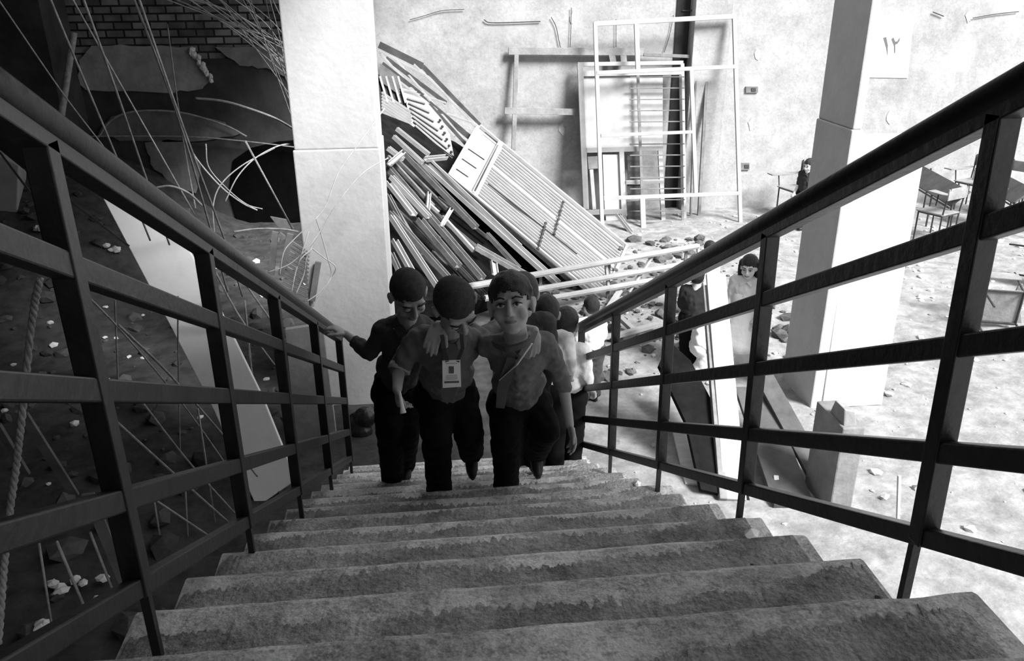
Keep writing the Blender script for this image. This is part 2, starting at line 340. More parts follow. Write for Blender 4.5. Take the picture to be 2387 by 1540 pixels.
# sockets, scars, bent rods and a wire on the far wall
for i,(x,y,wd,h) in enumerate([(1665,212,26,14),(1753,209,28,14),(1737,388,20,16)]):
    t=thing('wall_socket',aY(x,y,WY-.02),['grey wall socket showing through the pale window frame','grey wall socket just right of the window frames','small double socket low on the wall right of the frames'][i],'socket','electrical sockets on the far wall')
    MB().slab([aY(x+a*wd/2,y+b*h/2,WY-.03) for a,b in((-1,-1),(1,-1),(1,1),(-1,1))],.03,(0,-1,0)).build('back_box',greymetal,t)
    MB().slab([aY(x+a*5+4,y+b*4,WY-.04) for a,b in((-1,-1),(1,-1),(1,1),(-1,1))],.02,(0,-1,0)).build('insert',darkmetal,t)
for i,(x,y) in enumerate([(1766,128),(1751,290),(2073,275),(2258,40),(1335,42),(1310,300)]):
    r=random.Random(i); o=MB().slab([aY(x+math.cos(a*.7)*7*r.uniform(.6,1.2),y+math.sin(a*.7)*15*r.uniform(.6,1.2),WY-.008) for a in range(9)],.01,(0,-1,0)).build('plaster_scar',mat('scar',.42,.95,.2,9,.3))
    tag(o,['small oval scar high right of the window frames','oval scar level with the middle of the window frames','long pale scar right of the shaded pillar','small scar near the top right of the bright wall','scar beside the upper wall crack','faint scar inside the dark wooden frame'][i],'plaster','scars in the wall plaster')
W=lambda p,Y=WY-.03: [aY(x,y,Y) for x,y in p]
wires=[([(955,46),(985,38),(1030,25),(1082,22)],'bent black rod sticking out at the top of the wall beside the pillar',.005),
 ([(1128,46),(1150,53),(1260,50)],'straight black rod on the wall above the wooden frame',.008),
 ([(1285,40),(1296,62),(1302,90),(1307,114)],'thin wire hanging down to the wooden frame',.006),
 ([(1332,18),(1331,60),(1329,110)],'thin straight wire on the wall left of the window frames',.005),
 ([(1436,45),(1436,110)],'short wire hanging behind the top of the window frame',.005),
 ([(1570,35),(1560,85),(1548,122)],'curved wire beside the dark strip on the wall',.005),
 ([(2268,42),(2320,33),(2375,27)],'thin rod stuck on the wall at the far upper right',.007),
 ([(2175,28),(2200,38)],'short bent nail above and right of the paper sheet',.008),
 ([(1590,25),(1640,25),(1662,38),(1665,58)],'tangle of black wire on the top of the window frame',.012)]
for p,lab,r_ in wires: tag(MB().tube(curve(W(p)),r_,6).build('wire',darkmetal),lab,'wire')
# ------------------------------------------------------------------ the heap of gates, grilles and channels
p1,p2_,p3,p4=aY(1116,291,12.6),aY(1047,411,11.2),aZ(1400,700,.05),aZ(1462,577,.05)
HN=(p4-p1).cross(p3-p1).normalized(); HN=HN if HN.z>0 else -HN
H0=(p1+p2_+p3+p4)/4
def hp(x,y,off=0.):
    p=aP(x,y,H0+HN*off,HN); return p
# solid backing of scrap under the heap
def hbeam(name,label,pts,wd,ht,off,m,cat='metal bar',group=None,extra=None):
    a,b=hp(*pts[0],off),hp(*pts[1],off)
    if wd<.05: mb=MB().beam(a,b,wd,ht,HN)
    else:
        x=(b-a).normalized().cross(HN).normalized(); mb=MB().beam(a-HN*ht*.4,b-HN*ht*.4,wd,.01,HN)
        for k in (-1,1): mb.beam(a+x*k*(wd/2-.007),b+x*k*(wd/2-.007),.012,ht,HN)
    o=mb.build(name,m); return tag(o,label,cat,group)
# corrugated gate
g=thing('sheet_metal_gate',hp(1250,560,-.02),'large pale gate leaf with a ribbed panel lying on the heap','gate')
Q=[(1116,291),(1166,332),(1459,574),(1404,704),(1104,456),(1047,411)]
MB().slab([hp(x,y,-.02) for x,y in Q],.02,HN).build('sheet',whitemetal,g)
def lerp(a,b,t): return (a[0]+(b[0]-a[0])*t,a[1]+(b[1]-a[1])*t)
TA,TB=(1172,345),(1455,578); BA,BB=(1112,452),(1402,694)
for i in range(20):
    if i in (7,): continue
    t0=(i+.5)/20; a=lerp(TA,BA,t0); b=lerp(TB,BB,t0)
    MB().beam(hp(*a,0.0),hp(*b,0.0),.022,.03,HN).build('rib',whitemetal,g,bevel=.006)
for a,b,wd in [((1166,334),(1104,456),.09),((1116,291),(1166,333),.05),((1116,291),(1047,411),.06),((1047,411),(1104,456),.05),((1166,332),(1462,574),.05),((1104,456),(1404,704),.05),((1462,574),(1404,704),.07)]:
    MB().beam(hp(*a,.01),hp(*b,.01),wd,.05,HN).build('frame_bar',whitemetal,g,bevel=.004)
MB().beam(hp(1130,308,.03),hp(1162,334,.03),.02,.01,HN).build('slot',darkmetal,g)
MB().beam(hp(1160,338,.03),hp(1106,446,.03),.022,.01,HN).build('slot',darkmetal,g)
MB().beam(hp(1138,428,.03),hp(1345,592,.03),.018,.012,HN).build('seam',darkmetal,g)
for a,b in (((1313,471),(1292,545)),((1272,520),(1254,580))):
    A=hp(*a,.05); B=hp(*b,.05); mb=MB().beam(A,B,.012,.02,HN); 
    for i in range(8): c=A.lerp(B,i/7); mb.ell(c,[Vector((1,0,0)),Vector((0,1,0)),Vector((0,0,1))],(.022,.022,.022),8,6)
    mb.build('hinge_strip',darkmetal,g)
for i in range(3):
    a=lerp((1150,350),(1075,430),.25+.25*i); b=lerp((1120,320),(1060,400),.1+.3*i)
    MB().beam(hp(*a,.002),hp(a[0]-38,a[1]-26,.002),.06,.006,HN).build('faded_stripe',mat('faded_paint',.45,.7,.1,5,0),g)
# long channels below the gate
chan=[([(988,378),(1300,660)],.13,.05,.04,whitemetal,'wide pale metal channel running along the lower edge of the gate'),
 ([(998,372),(1330,655)],.03,.05,.07,darkmetal,'black steel bar between the gate and the wide channel'),
 ([(1003,372),(1215,572)],.02,.03,.10,whitemetal,'thin pale strip on the black steel bar'),
 ([(940,352),(1110,530)],.08,.06,.05,greymetal,'grey angle bar beside the wide channel'),
 ([(918,318),(985,380)],.05,.05,.1,whitemetal,'short pale bar at the top of the dark gap'),
 ([(906,392),(1125,648)],.08,.06,.10,greymetal,'long grey angle bar below the dark gap'),
 ([(912,412),(1000,506)],.06,.05,.12,whitemetal,'pale flat bar close to the pillar'),
 ([(906,425),(965,500)],.09,.04,.08,whitemetal,'broad pale strip touching the pillar edge'),
 ([(978,512),(1068,620)],.09,.06,.1,greymetal,'worn wide bar in the middle of the lower heap'),
 ([(910,495),(1050,652)],.06,.05,.13,greymetal,'grey bar ending behind the middle boy'),
 ([(912,505),(1020,668)],.05,.05,.16,whitemetal,'pale bar ending between two boys\' heads'),
 ([(920,560),(960,632)],.07,.04,.12,whitemetal,'short pale bar above the left boy\'s head'),
 ([(912,590),(935,640)],.05,.04,.12,greymetal,'short grey bar at the pillar above the left boy'),
 ([(1032,505),(1105,585)],.04,.04,.02,whitemetal,'thin pale bar crossing inside the dark gap'),
 ([(1000,450),(996,500)],.05,.03,.06,whitemetal,'small upright bracket on the long grey bar'),
 ([(1052,488),(1030,525)],.05,.03,.14,whitemetal,'small slanting bracket on the long grey bar'),
 ([(995,470),(1022,495)],.04,.03,.04,whitemetal,'small crosspiece behind the upright bracket'),
 ([(1110,575),(1225,640)],.09,.05,.08,woodg,'dark board running down behind the tallest boy'),
 ([(1135,545),(1210,625)],.05,.05,.02,greymetal,'dented grey strip under the wide channel'),
 ([(1148,590),(1155,640)],.08,.03,.04,whitemetal,'short pale plate left of the tallest boy\'s hair'),
 ([(905,345),(940,372)],.06,.05,.16,whitemetal,'white bar end sticking out beside the pillar'),
 ([(940,355),(908,382)],.06,.04,.2,whitemetal,'white tube end crossing the pillar edge'),
 ([(992,371),(1040,366)],.06,.05,.12,whitemetal,'short pale cross bar above the wide channel'),
 ([(1440,500),(1502,582)],.10,.04,.01,whitemetal,'pale board end right of the gate'),
 ([(905,365),(1010,480)],.04,.04,.0,greymetal,'thin grey bar deep in the dark gap'),
 ([(925,300),(1000,360)],.05,.05,.03,whitemetal,'speckled pale bar below the louvred panel'),
 ([(905,455),(960,560)],.05,.04,.04,greymetal,'grey bar low against the pillar'),
 ([(930,500),(985,590)],.04,.04,.0,greymetal,'thin grey bar low in the heap')]
for p,wd,ht,off,m_,lab in chan: hbeam('metal_channel',lab,p,wd,ht,off,m_)
rq=random.Random(21)
for i in range(16):
    x=895+rq.uniform(0,170); y=395+(x-900)*.9+rq.uniform(-60,130); L_=rq.uniform(60,190); a_=rq.uniform(.8,1.05)
    hbeam('metal_channel','dull bar buried in the dark lower part of the heap',[(x,min(y,640)),(x+L_*.72,min(y,640)+L_*.72*a_)],rq.uniform(.02,.07),.04,-.18-rq.random()*.2,rq.choice([greymetal,darkmetal,greymetal,woodd]),group='buried bars of the heap')
# dark scrap mass below the plane
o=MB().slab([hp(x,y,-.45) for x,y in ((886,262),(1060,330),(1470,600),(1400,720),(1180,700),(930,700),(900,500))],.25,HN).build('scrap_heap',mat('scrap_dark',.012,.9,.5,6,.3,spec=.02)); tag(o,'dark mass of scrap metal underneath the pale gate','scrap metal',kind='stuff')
# tall grilles leaning on the wall above
LY=lambda x,y: 13.35-(y-100)/260*.75
def lw(x,y,o=0.): return aY(x,y,LY(x,y)-o)
t=thing('window_grille',lw(1000,250),'big dark window grille with long slanting bars at the top of the heap','grille')
for a,b,wd,m_ in [((884,104),(985,154),.10,mat('mid_metal',.07,.7,.4,5,.1)),((985,154),(1118,292),.07,mat('mid_metal',.07)),((884,120),(1000,180),.035,whitemetal),((1000,180),(1112,298),.035,whitemetal),((888,126),(1060,318),.035,whitemetal),((965,150),(1112,292),.03,whitemetal),
  ((925,142),(1085,330),.03,whitemetal),((905,170),(1090,310),.03,whitemetal),((930,205),(1040,240),.03,whitemetal),((935,210),(985,216),.03,whitemetal),((985,225),(1085,335),.05,mat('mid_metal',.07)),((1040,265),(1112,290),.03,whitemetal),((890,150),(985,225),.09,mat('mid_metal',.07)),((1000,240),(1095,320),.08,mat('mid_metal',.07)),((900,135),(1040,240),.06,mat('mid_metal',.07)),((995,170),(1105,290),.03,mat('mid_metal',.07))]:
    MB().beam(lw(*a,.02),lw(*b,.02),wd,.03,(0,-1,0)).build('grille_bar',m_,t,bevel=.003)
t=thing('louvred_panel',lw(970,260,.1),'white louvred metal panel with dark rivets at the upper left of the heap','panel')
MB().slab([lw(x,y,.10) for x,y in ((941,215),(990,232),(1030,278),(1048,312),(1060,372),(1052,378),(960,296))],.02,(0,-1,0)).build('sheet',whitemetal,t)
for i in range(7):
    a=lerp((950,228),(968,292),i/6); b=lerp((992,240),(1054,366),i/6); MB().beam(lw(*a,.125),lw(*b,.125),.03,.02,(0,-1,0)).build('slat',whitemetal,t,bevel=.006)
for i in range(6):
    a=lerp((1026,280),(1052,354),i/5); MB().ell(lw(*a,.14),[Vector((1,0,0)),Vector((0,1,0)),Vector((0,0,1))],(.022,.014,.022),8,6).build('rivet',darkmetal,t)
t=thing('ribbed_shutter',lw(900,230,.1),'ribbed shutter with square openings partly hidden by the pale pillar','shutter')
for i in range(7):
    MB().beam(lw(886,150+i*6,.1),lw(932,183+i*6,.1),.03,.02,(0,-1,0)).build('rib',greymetal,t)
for i in range(6):
    MB().beam(lw(890,215+i*7,.1),lw(960,262+i*7,.1),.03,.02,(0,-1,0)).build('rib',whitemetal,t)
for x in (886,900,915,928): MB().beam(lw(x,178,.1),lw(x+18,240,.1),.03,.03,(0,-1,0)).build('upright',whitemetal,t)
MB().slab([lw(x,y,.06) for x,y in ((880,172),(935,205),(955,262),(885,216))],.02,(0,-1,0)).build('backing',darkmetal,t)
tag(MB().beam(lw(886,262,.14),lw(1050,375,.2),.12,.05,(0,-.5,1)).build('metal_channel',greymetal,bevel=.005),'long grey channel under the louvred panel','metal bar')
# long bench frame on legs behind the boys
bf=thing('bench_frame',(aZ(1400,760).x,9.2,0),'long pale metal bench frame standing behind the climbing boys','frame')
def bY(x): return 8.4+(x-1090)/540*1.5
for a,b,wd in [((1085,668),(1628,572),.06),((1130,694),(1600,614),.045),((1180,712),(1520,652),.04)]:
    MB().beam(aY(*a,bY(a[0])),aY(*b,bY(b[0])),wd,.05,(0,0,1)).build('long_rail',whitemetal,bf,bevel=.005)
    A=aY(*a,bY(a[0])); B=aY(*b,bY(b[0])); MB().beam(A+Vector((0,-.03,-.02)),B+Vector((0,-.03,-.02)),.012,.02).build('lip',greymetal,bf)
for a,b in [((1412,612),(1418,672)),((1520,598),(1466,680)),((1232,640),(1240,700)),((1626,572),(1628,592))]:
    MB().beam(aY(*a,bY(a[0])),aY(*b,bY(b[0])),.035,.035).build('cross_bar',whitemetal,bf,bevel=.004)
for x,y in ((1100,668),(1260,640),(1420,610),(1600,580)):
    A=aY(x,y,bY(x)+.1); MB().beam(A,(A.x,A.y,-.02),.035,.035,(0,1,0)).build('leg',greymetal,bf)
bf2=thing('trestle',(aZ(1480,800).x,8.0,0),'small pale triangular trestle lying on the rubble beside the railing','frame')
for a,b in [((1430,738),(1440,785)),((1438,782),(1530,756)),((1440,735),(1475,768)),((1350,790),(1438,782)),((1455,662),(1400,745))]:
    MB().beam(aZ(*a,.1),aZ(*b,.06),.06,.05).build('bar',whitemetal,bf2,bevel=.004)
# ------------------------------------------------------------------ right yard: boards, posts and stub pillar
def lean(name,label,cat,top,Yt,bot,wd,th,m,wdir=(1,0,0),extra=None):
    A=aY(*top,Yt); B=aZ(*bot,.0); d=(A-B).normalized(); x=Vector(wdir); n_=x.cross(d).normalized()
    o=MB().beam(A,B,wd,th,n_).build(name,m,bevel=.005); return tag(o,label,cat)
lean('plank','wide pale plank leaning beside the stair railing near the girl','plank',(1668,640),6.7,(1713,1165),.17,.04,woodp)
lean('timber','round grey timber edge along the left of the wide pale plank','timber',(1645,668),6.65,(1685,1165),.06,.06,woodg)
bk=lambda x,y: aY(x,y,6.2-(y-800)/350*1.1)
tag(MB().slab([bk(x,y) for x,y in ((1536,850),(1560,795),(1610,840),(1660,935),(1728,1070),(1748,1166),(1634,1140),(1600,985))],.05,(0,-1,.3)).build('plank',mat('black_board',.012,.9,.4,5,.2,spec=.05)),'broad black plank leaning beyond the railing','plank')
lean('plank','pale narrow plank left of the black plank','plank',(1556,900),6.6,(1612,1130),.10,.03,woodp)
lean('plank','second pale narrow plank touching the black plank','plank',(1572,905),6.6,(1630,1130),.06,.03,woodp)
lean('plank','grey plank leaning just left of the broken concrete post','plank',(1775,868),6.3,(1935,1160),.17,.04,mat('brown_wood',.09,.85,.35,4,.3,20))
lean('plank','long dark grey plank crossing behind the railing post','plank',(1752,905),6.2,(1850,1180),.30,.04,mat('brown_wood',.09))
lean('timber','thin white stake low behind the railing right of the planks','stake',(1808,1108),5.2,(1812,1150),.04,.03,woodp)
lean('timber','thin pale stake standing alone in the bright yard','stake',(2096,1108),4.6,(2092,1242),.022,.022,woodp)
lean('plank','small grey plank end lying left of the railing post','plank',(1440,985),7.3,(1462,1058),.09,.03,woodg)
lean('plank','thin dark batten leaning low behind the last railing bays','plank',(1385,910),7.6,(1440,1035),.05,.03,woodg)
cp=aZ(1962,1195)
t=thing('concrete_post',(cp.x,cp.y,0),'broken concrete post stub standing in the bright yard','post')
a=cp.x-.10; zt=aY(1935,1000,cp.y).z
MB().box(a,a+.17,cp.y,cp.y+.42,-.05,zt).build('stub',mat('old_post',.2,.9,.3,5,.4,20),t,bevel=.012)
MB().hexa([(a+.02,cp.y+.03,zt-.01),(a+.12,cp.y+.03,zt-.01),(a+.12,cp.y+.25,zt-.01),(a+.02,cp.y+.25,zt-.01)],[(a+.02,cp.y+.06,zt+.12),(a+.1,cp.y+.05,zt+.1),(a+.1,cp.y+.2,zt+.09),(a+.02,cp.y+.2,zt+.12)]).build('broken_top',woodg,t,bevel=.01)
# ------------------------------------------------------------------ school chairs
def make_chair(label,armed=True):
    t=thing('school_chair',(0,0,0),label,'chair','school chairs with metal legs in the yard')
    for sx in(-.2,.2):
        MB().tube([(sx,-.19,0),(sx,-.19,.43)],.012,8).build('leg',darkmetal,t); MB().tube(curve([(sx,.19,0),(sx,.19,.43),(sx,.24,.86)]),.012,8).build('leg',darkmetal,t)
    mb=MB(); 
    for sx in(-.2,.2): mb.tube([(sx,-.19,.43),(sx,.19,.43)],.012,8)
    for sy in(-.19,.19): mb.tube([(-.2,sy,.43),(.2,sy,.43)],.012,8)
    mb.build('seat_frame',darkmetal,t)
    MB().box(-.22,.22,-.22,.2,.44,.46).build('seat',woodg,t,bevel=.006)
    MB().beam((-.23,.235,.76),(.23,.235,.76),.02,.17).build('backrest',woodg,t,bevel=.006)
    if armed:
        MB().slab([(-.24,.2,.66),(-.28,-.1,.66),(-.36,-.34,.66),(-.2,-.36,.66),(-.14,-.1,.66),(-.2,.2,.66)],.02,(0,0,1)).build('writing_arm',woodg,t,bevel=.004)
        MB().tube([(-.2,-.19,.43),(-.24,-.2,.65)],.01,8).build('arm_support',darkmetal,t)
    return t
proto=make_chair('wooden armed school chair standing against the bright far wall')
def dup(r,label,loc,rot):
    c=r.copy(); COL.objects.link(c); c.location=loc; c.rotation_euler=rot; c['label']=label
    for ch in r.children:
        d=ch.copy(); COL.objects.link(d); d.parent=c
    return c
cpos=aZ(1850,492); proto.location=(cpos.x-.1,12.95,0); proto.rotation_euler=(0,0,R(-75))
for (x,y),rz,rx,z,lab in [((2235,475),R(-70),0,0,'school chair behind the first railing post at the right'),((2175,560),R(205),0,0,'school chair nearest the shaded pillar behind the railing'),((2350,500),R(-60),0,0,'school chair at the right picture edge level with the second rail'),
    ((2370,640),R(190),R(-80),.24,'school chair lying on its back near the right edge'),((2345,800),R(160),R(85),.22,'overturned school chair lowest at the right edge'),((2300,520),R(20),0,0,'school chair between the two at the right edge')]:
    p=aZ(x,y); dup(proto,lab,(p.x,min(p.y,13.0),z),(rx,0,rz))
for lab,a,b,leg in (('dark school desk plank on metal legs behind the upper right rails',(2150,385),(2262,445),0),('second dark desk plank at the right picture edge',(2316,392),(2410,440),0)):
    A=aZ(*a,.75); B=aZ(*b,.75); t=thing('school_desk',((A.x+B.x)/2,(A.y+B.y)/2,0),lab,'desk','school desks in the yard')
    d=(B-A).normalized(); n_=Vector((-d.y,d.x,0)); MB().slab([A,B,B+Vector((0,0,-.22))+n_*-.25,A+Vector((0,0,-.22))+n_*-.25],.03,(0,-1,1)).build('desk_top',mat('desk_board',.10,.8,.3,5,.1),t,bevel=.005)
    for P in (A,B,A.lerp(B,.6)):
        for k in (-.22,.15): MB().tube([(P.x+n_.x*k,P.y+n_.y*k,.0),(P.x+n_.x*k,P.y+n_.y*k,.55 if k<0 else .7)],.014,8).build('leg',darkmetal,t)
    MB().tube([A+n_*-.25+Vector((0,0,-.26)),B+n_*-.25+Vector((0,0,-.26))],.014,8).build('long_tube',darkmetal,t)
# ------------------------------------------------------------------ left bay: leaning slab, rods, wires, rubble
B=aZ(645,1165,0); A=aY(330,480,6.6); d=(A-B).normalized(); n_=Vector((1,0,0)).cross(d).normalized()
t=thing('concrete_slab',B,'long pale grey slab leaning beyond the left railing','slab')
sp=lambda x,y,o=0.: aP(x,y,B+n_*o,n_)
MB().slab([sp(x,y) for x,y in ((205,395),(390,500),(445,590),(520,735),(612,925),(690,1118),(598,1182),(500,960),(400,765))],.06,n_ if n_.z>0 else -n_).build('slab_face',mat('pale_slab',.85,.7,.08,3,.1),t,bevel=.006)
kz=.012 if n_.z>0 else -.012
def rod(pts,r_,lab,m_=rebar_m,name='reinforcing_bar',cat='metal rod',group='reinforcing bars in the left bay'):
    P=[aY(x,y,Y) for x,y,Y in pts]
    r_*=.62 if r_<.03 else 1
    return tag(MB().tube(curve(P) if len(P)>2 else P,r_,6).build(name,m_,smooth=True),lab,cat,group)
rods=[([(110,-20,4.6),(162,106,4.8),(274,372,5.3),(350,560,5.7)],.011,'thick rod leaning nearest the left picture edge'),
 ([(188,-20,4.6),(268,203,5.0),(344,425,5.5),(395,570,5.8)],.012,'thick rod second from the left edge, right of the first'),
 ([(160,-20,5.6),(215,80,5.8),(458,507,6.6)],.010,'slanting rod crossing behind the two thick rods'),
 ([(306,-20,4.8),(415,273,5.2),(491,534,5.6),(530,680,5.9)],.012,'left rod of the close pair above the railing'),
 ([(318,-20,4.8),(430,304,5.2),(524,560,5.6),(565,690,5.9)],.012,'right rod of the close pair above the railing'),
 ([(-10,-10,6),(147,218,6.6),(248,350,7)],.009,'thin rod at the upper left corner'),
 ([(390,56,13.4),(423,300,13.0),(456,486,12.4)],.02,'nearly upright thin rod behind the close pair'),
 ([(172,76,12.4),(144,263,12.2),(130,365,12.1)],.05,'short upright post at the upper left'),
 ([(572,329,6.2),(684,537,6.7)],.014,'short pale rod in the black hollow left of the pillar'),
 ([(455,229,8.5),(510,234,8.6),(560,246,8.8),(640,275,9.1),(705,312,8.4),(770,340,7.66)],.02,'thick pale curved rod pointing left from the pillar'),
 ([(225,325,13.45),(262,278,13.45),(320,259,13.45),(420,262,13.45),(520,290,13.45),(575,318,13.45)],.025,'dark curved bar arching over the low plaster'),
 ([(150,318,13.4),(420,318,13.4),(560,328,13.4),(712,346,13.4)],.018,'long horizontal rod reaching the pillar'),
 ([(525,470,6.5),(555,410,6.6),(600,365,6.8),(660,337,7),(712,340,7.2)],.009,'curved rod looping up to the pillar'),
 ([(480,335,7),(487,390,7),(530,440,7),(575,476,7),(612,487,7)],.009,'curved rod sagging inside the black hollow'),
 ([(500,545,6.6),(497,480,6.6),(515,430,6.7),(565,385,6.8),(640,345,7)],.009,'long bow shaped rod left of the black hollow'),
 ([(435,318,7.2),(455,365,7.2),(510,430,7.2),(560,470,7.2),(600,490,7.2)],.012,'second sagging rod inside the black hollow'),
 ([(365,437,6),(400,434,6),(440,450,6.1),(470,478,6.2)],.014,'short curled rod just above the railing'),
 ([(545,540,6),(600,533,6.1),(660,534,6.2),(695,540,6.3)],.012,'short curved rod above the broken grating'),
 ([(276,757,3.6),(403,881,4.2),(547,1045,5),(600,1110,5.2)],.010,'long slanting rod below the second left rail'),
 ([(180,665,3.8),(300,790,4.3),(440,960,5),(560,1130,5.6)],.008,'slanting rod beside the leaning slab'),
 ([(330,935,4),(440,1076,4.5),(547,1195,4.9)],.009,'slanting rod behind the middle left rails'),
 ([(250,963,3.6),(395,1094,4.1),(532,1216,4.6)],.010,'lower slanting rod behind the fourth left rail'),
 ([(415,690,5),(415,810,5),(420,1060,5.2)],.009,'upright rod behind the third left rail'),
 ([(268,700,4.5),(270,760,4.5),(276,900,4.5)],.009,'upright rod near the left middle'),
 ([(461,952,5),(501,1216,5.1)],.012,'steep rod left of the slab foot'),
 ([(355,1160,3.9),(491,1251,4.2)],.009,'low slanting rod above the bottom rail'),
 ([(91,1267,2.7),(121,1460,2.8)],.008,'steep thin rod at the lower left'),
 ([(132,1262,2.8),(203,1430,2.9)],.010,'steep rod beside the thin one at the lower left'),
 ([(210,1240,3.1),(268,1390,3.2)],.010,'steep rod near the foot of the near railing post'),
 ([(432,1140,4.6),(438,1250,4.6)],.010,'short upright rod above the bottom rail'),
 ([(355,1140,4.2),(372,1245,4.2)],.010,'short leaning rod above the bottom rail'),
 ([(570,700,6),(590,900,6.1),(600,1000,6.2)],.014,'upright rod right of the leaning slab'),
 ([(650,690,6.2),(655,860,6.2),(690,1000,6.2)],.014,'bent upright rod near the grey side board'),
 ([(500,630,6),(560,740,6.2),(640,850,6.4)],.012,'slanting rod between slab and railing'),
 ([(530,600,6),(620,730,6.2),(700,840,6.4)],.012,'slanting rod just under the top left rail')]
for p,r_,lab in rods: rod(p,r_,'rusty bar: '+lab if False else lab)
r=random.Random(4)
for i in range(22):
    x0=330+i*16+r.uniform(-12,12); x1=690+r.uniform(-30,12); y1=110+i*10+r.uniform(-25,30); Y=8.2+r.uniform(0,1.6)
    xm,ym=(x0+x1)/2+r.uniform(0,40),(y1-20)/2-r.uniform(-10,25)
    rod([(x0,-25,Y-.4),(xm,ym,Y),(x1+18,y1,Y+.5)],.009,'thin dark rod in the fan of rods left of the pale pillar')
# pale bent wires in front of the pillar
wr=[([(897,252,6.6),(840,330,6.5),(790,400,6.4),(759,480,6.3),(728,517,6.2),(681,562,6.1),(661,589,6),(652,640,5.9)],'long pale wire rising across the pillar to its right edge'),
 ([(905,368,6.6),(850,400,6.5),(800,455,6.4),(747,537,6.3),(722,572,6.2),(677,614,6.1),(626,634,6)],'pale wire curving from the pillar down to the railing'),
 ([(735,505,6.4),(747,540,6.4),(765,605,6.4),(772,642,6.4),(747,679,6.3),(716,702,6.2)],'thin wire looping over the pillar edge'),
 ([(728,579,6.4),(755,600,6.4),(782,622,6.4),(772,648,6.4),(752,680,6.3),(730,714,6.2)],'wire with a sharp corner on the pillar'),
 ([(728,579,6.2),(700,605,6.1),(688,640,6.1),(680,680,6)],'short white wire left of the pillar'),
 ([(720,538,6.2),(705,585,6.1),(693,620,6.1),(683,660,6)],'thin pale wire among the cluster left of the pillar'),
 ([(793,465,6.4),(770,500,6.4),(735,560,6.3),(715,600,6.2),(708,640,6.2),(690,685,6.1)],'wire running down along the pillar edge')]
for p,lab in wr: rod(p,.0078,lab,wire_m,'bent_wire','wire','bent wires beside the pale pillar')
# coarse rope on the near left
P=[aY(x,y,Y) for x,y,Y in ((92,650,2.5),(73,760,2.5),(52,960,2.45),(38,1084,2.4),(20,1216,2.35),(8,1342,2.3),(-4,1500,2.25))]
C_=curve(P,14); mb=MB()
for ph in (0,math.pi*2/3,math.pi*4/3):
    mb.tube([p+Vector((math.cos(i*1.1+ph),math.sin(i*1.1+ph),0))*.006 for i,p in enumerate(C_)],.007,6)
tag(mb.build('rope',mat('rope',.33,.9,.3,30,.3),smooth=True),'coarse pale rope hanging at the far left behind the railing','rope')
# flat angle irons in the dark
for a,b,Ya,Yb,wd,lab in [((50,960),(172,1150),3.2,3.6,.05,'flat grey bar slanting behind the lower left rails'),((205,1150),(300,1380),3.1,3.2,.05,'flat grey bar slanting at the foot of the near railing post'),((-10,985),(60,1100),3,3.3,.04,'flat grey bar at the left picture edge'),((0,355),(155,560),6.5,6.2,.014,'dark thin bar crossing the earth bank'),((140,450),(300,573),6.4,6.0,.016,'dark straight rod lying over the earth bank')]:
    A=aY(*a,Ya); B=aY(*b,Yb); tag(MB().beam(A,B,wd,.012 if wd>.02 else wd,(0,-1,.5)).build('flat_bar',greymetal if wd>.02 else darkmetal),lab,'metal bar')
# broken grating, tilted card, side board, black bag
t=thing('metal_grating',aY(650,700,6.8),'broken metal grating with thin slots left of the pillar foot','grating')
for a,b,wd in [((642,540),(632,640),.05),((677,545),(655,640),.05),((650,545),(664,556),.04),((742,610),(728,700),.05)]: MB().beam(aY(*a,6.9),aY(*b,6.9),wd,.03,(0,-1,0)).build('side_bar',greymetal,t)
for i in range(14): MB().beam(aY(676-i*1.6,560+i*9,6.9),aY(722-i*.5,590+i*9,6.9),.014,.02,(0,-1,0)).build('slat',greymetal,t)
tag(MB().slab([aY(x,y,6.9) for x,y in ((630,505),(668,512),(684,532),(650,531))],.02,(0,-1,0)).build('metal_plate',greymetal),'small tilted grey plate above the broken grating','plate')
tag(MB().slab([aY(x,y,6.3) for x,y in ((664,768),(752,755),(792,1075),(700,1130))],.05,(0,-1,0)).build('side_board',grey_plaster,bevel=.005),'grey board standing behind the lower end of the left railing','board')
t=thing('plastic_bag',aY(842,1030,5.9),'shiny black plastic bag at the foot of the pale pillar','bag')
c=aY(842,990,6.4); mb=MB()
for i in range(5): mb.ell(c+Vector((r.uniform(-.04,.04),r.uniform(-.03,.03),r.uniform(-.1,.1))),[Vector((1,0,0)),Vector((0,1,0)),Vector((0,0,1))],(.1,.09,.1),12,8)
o=mb.build('sack',bag_m,t,smooth=True); md=o.modifiers.new('r','REMESH'); md.mode='VOXEL'; md.voxel_size=.012
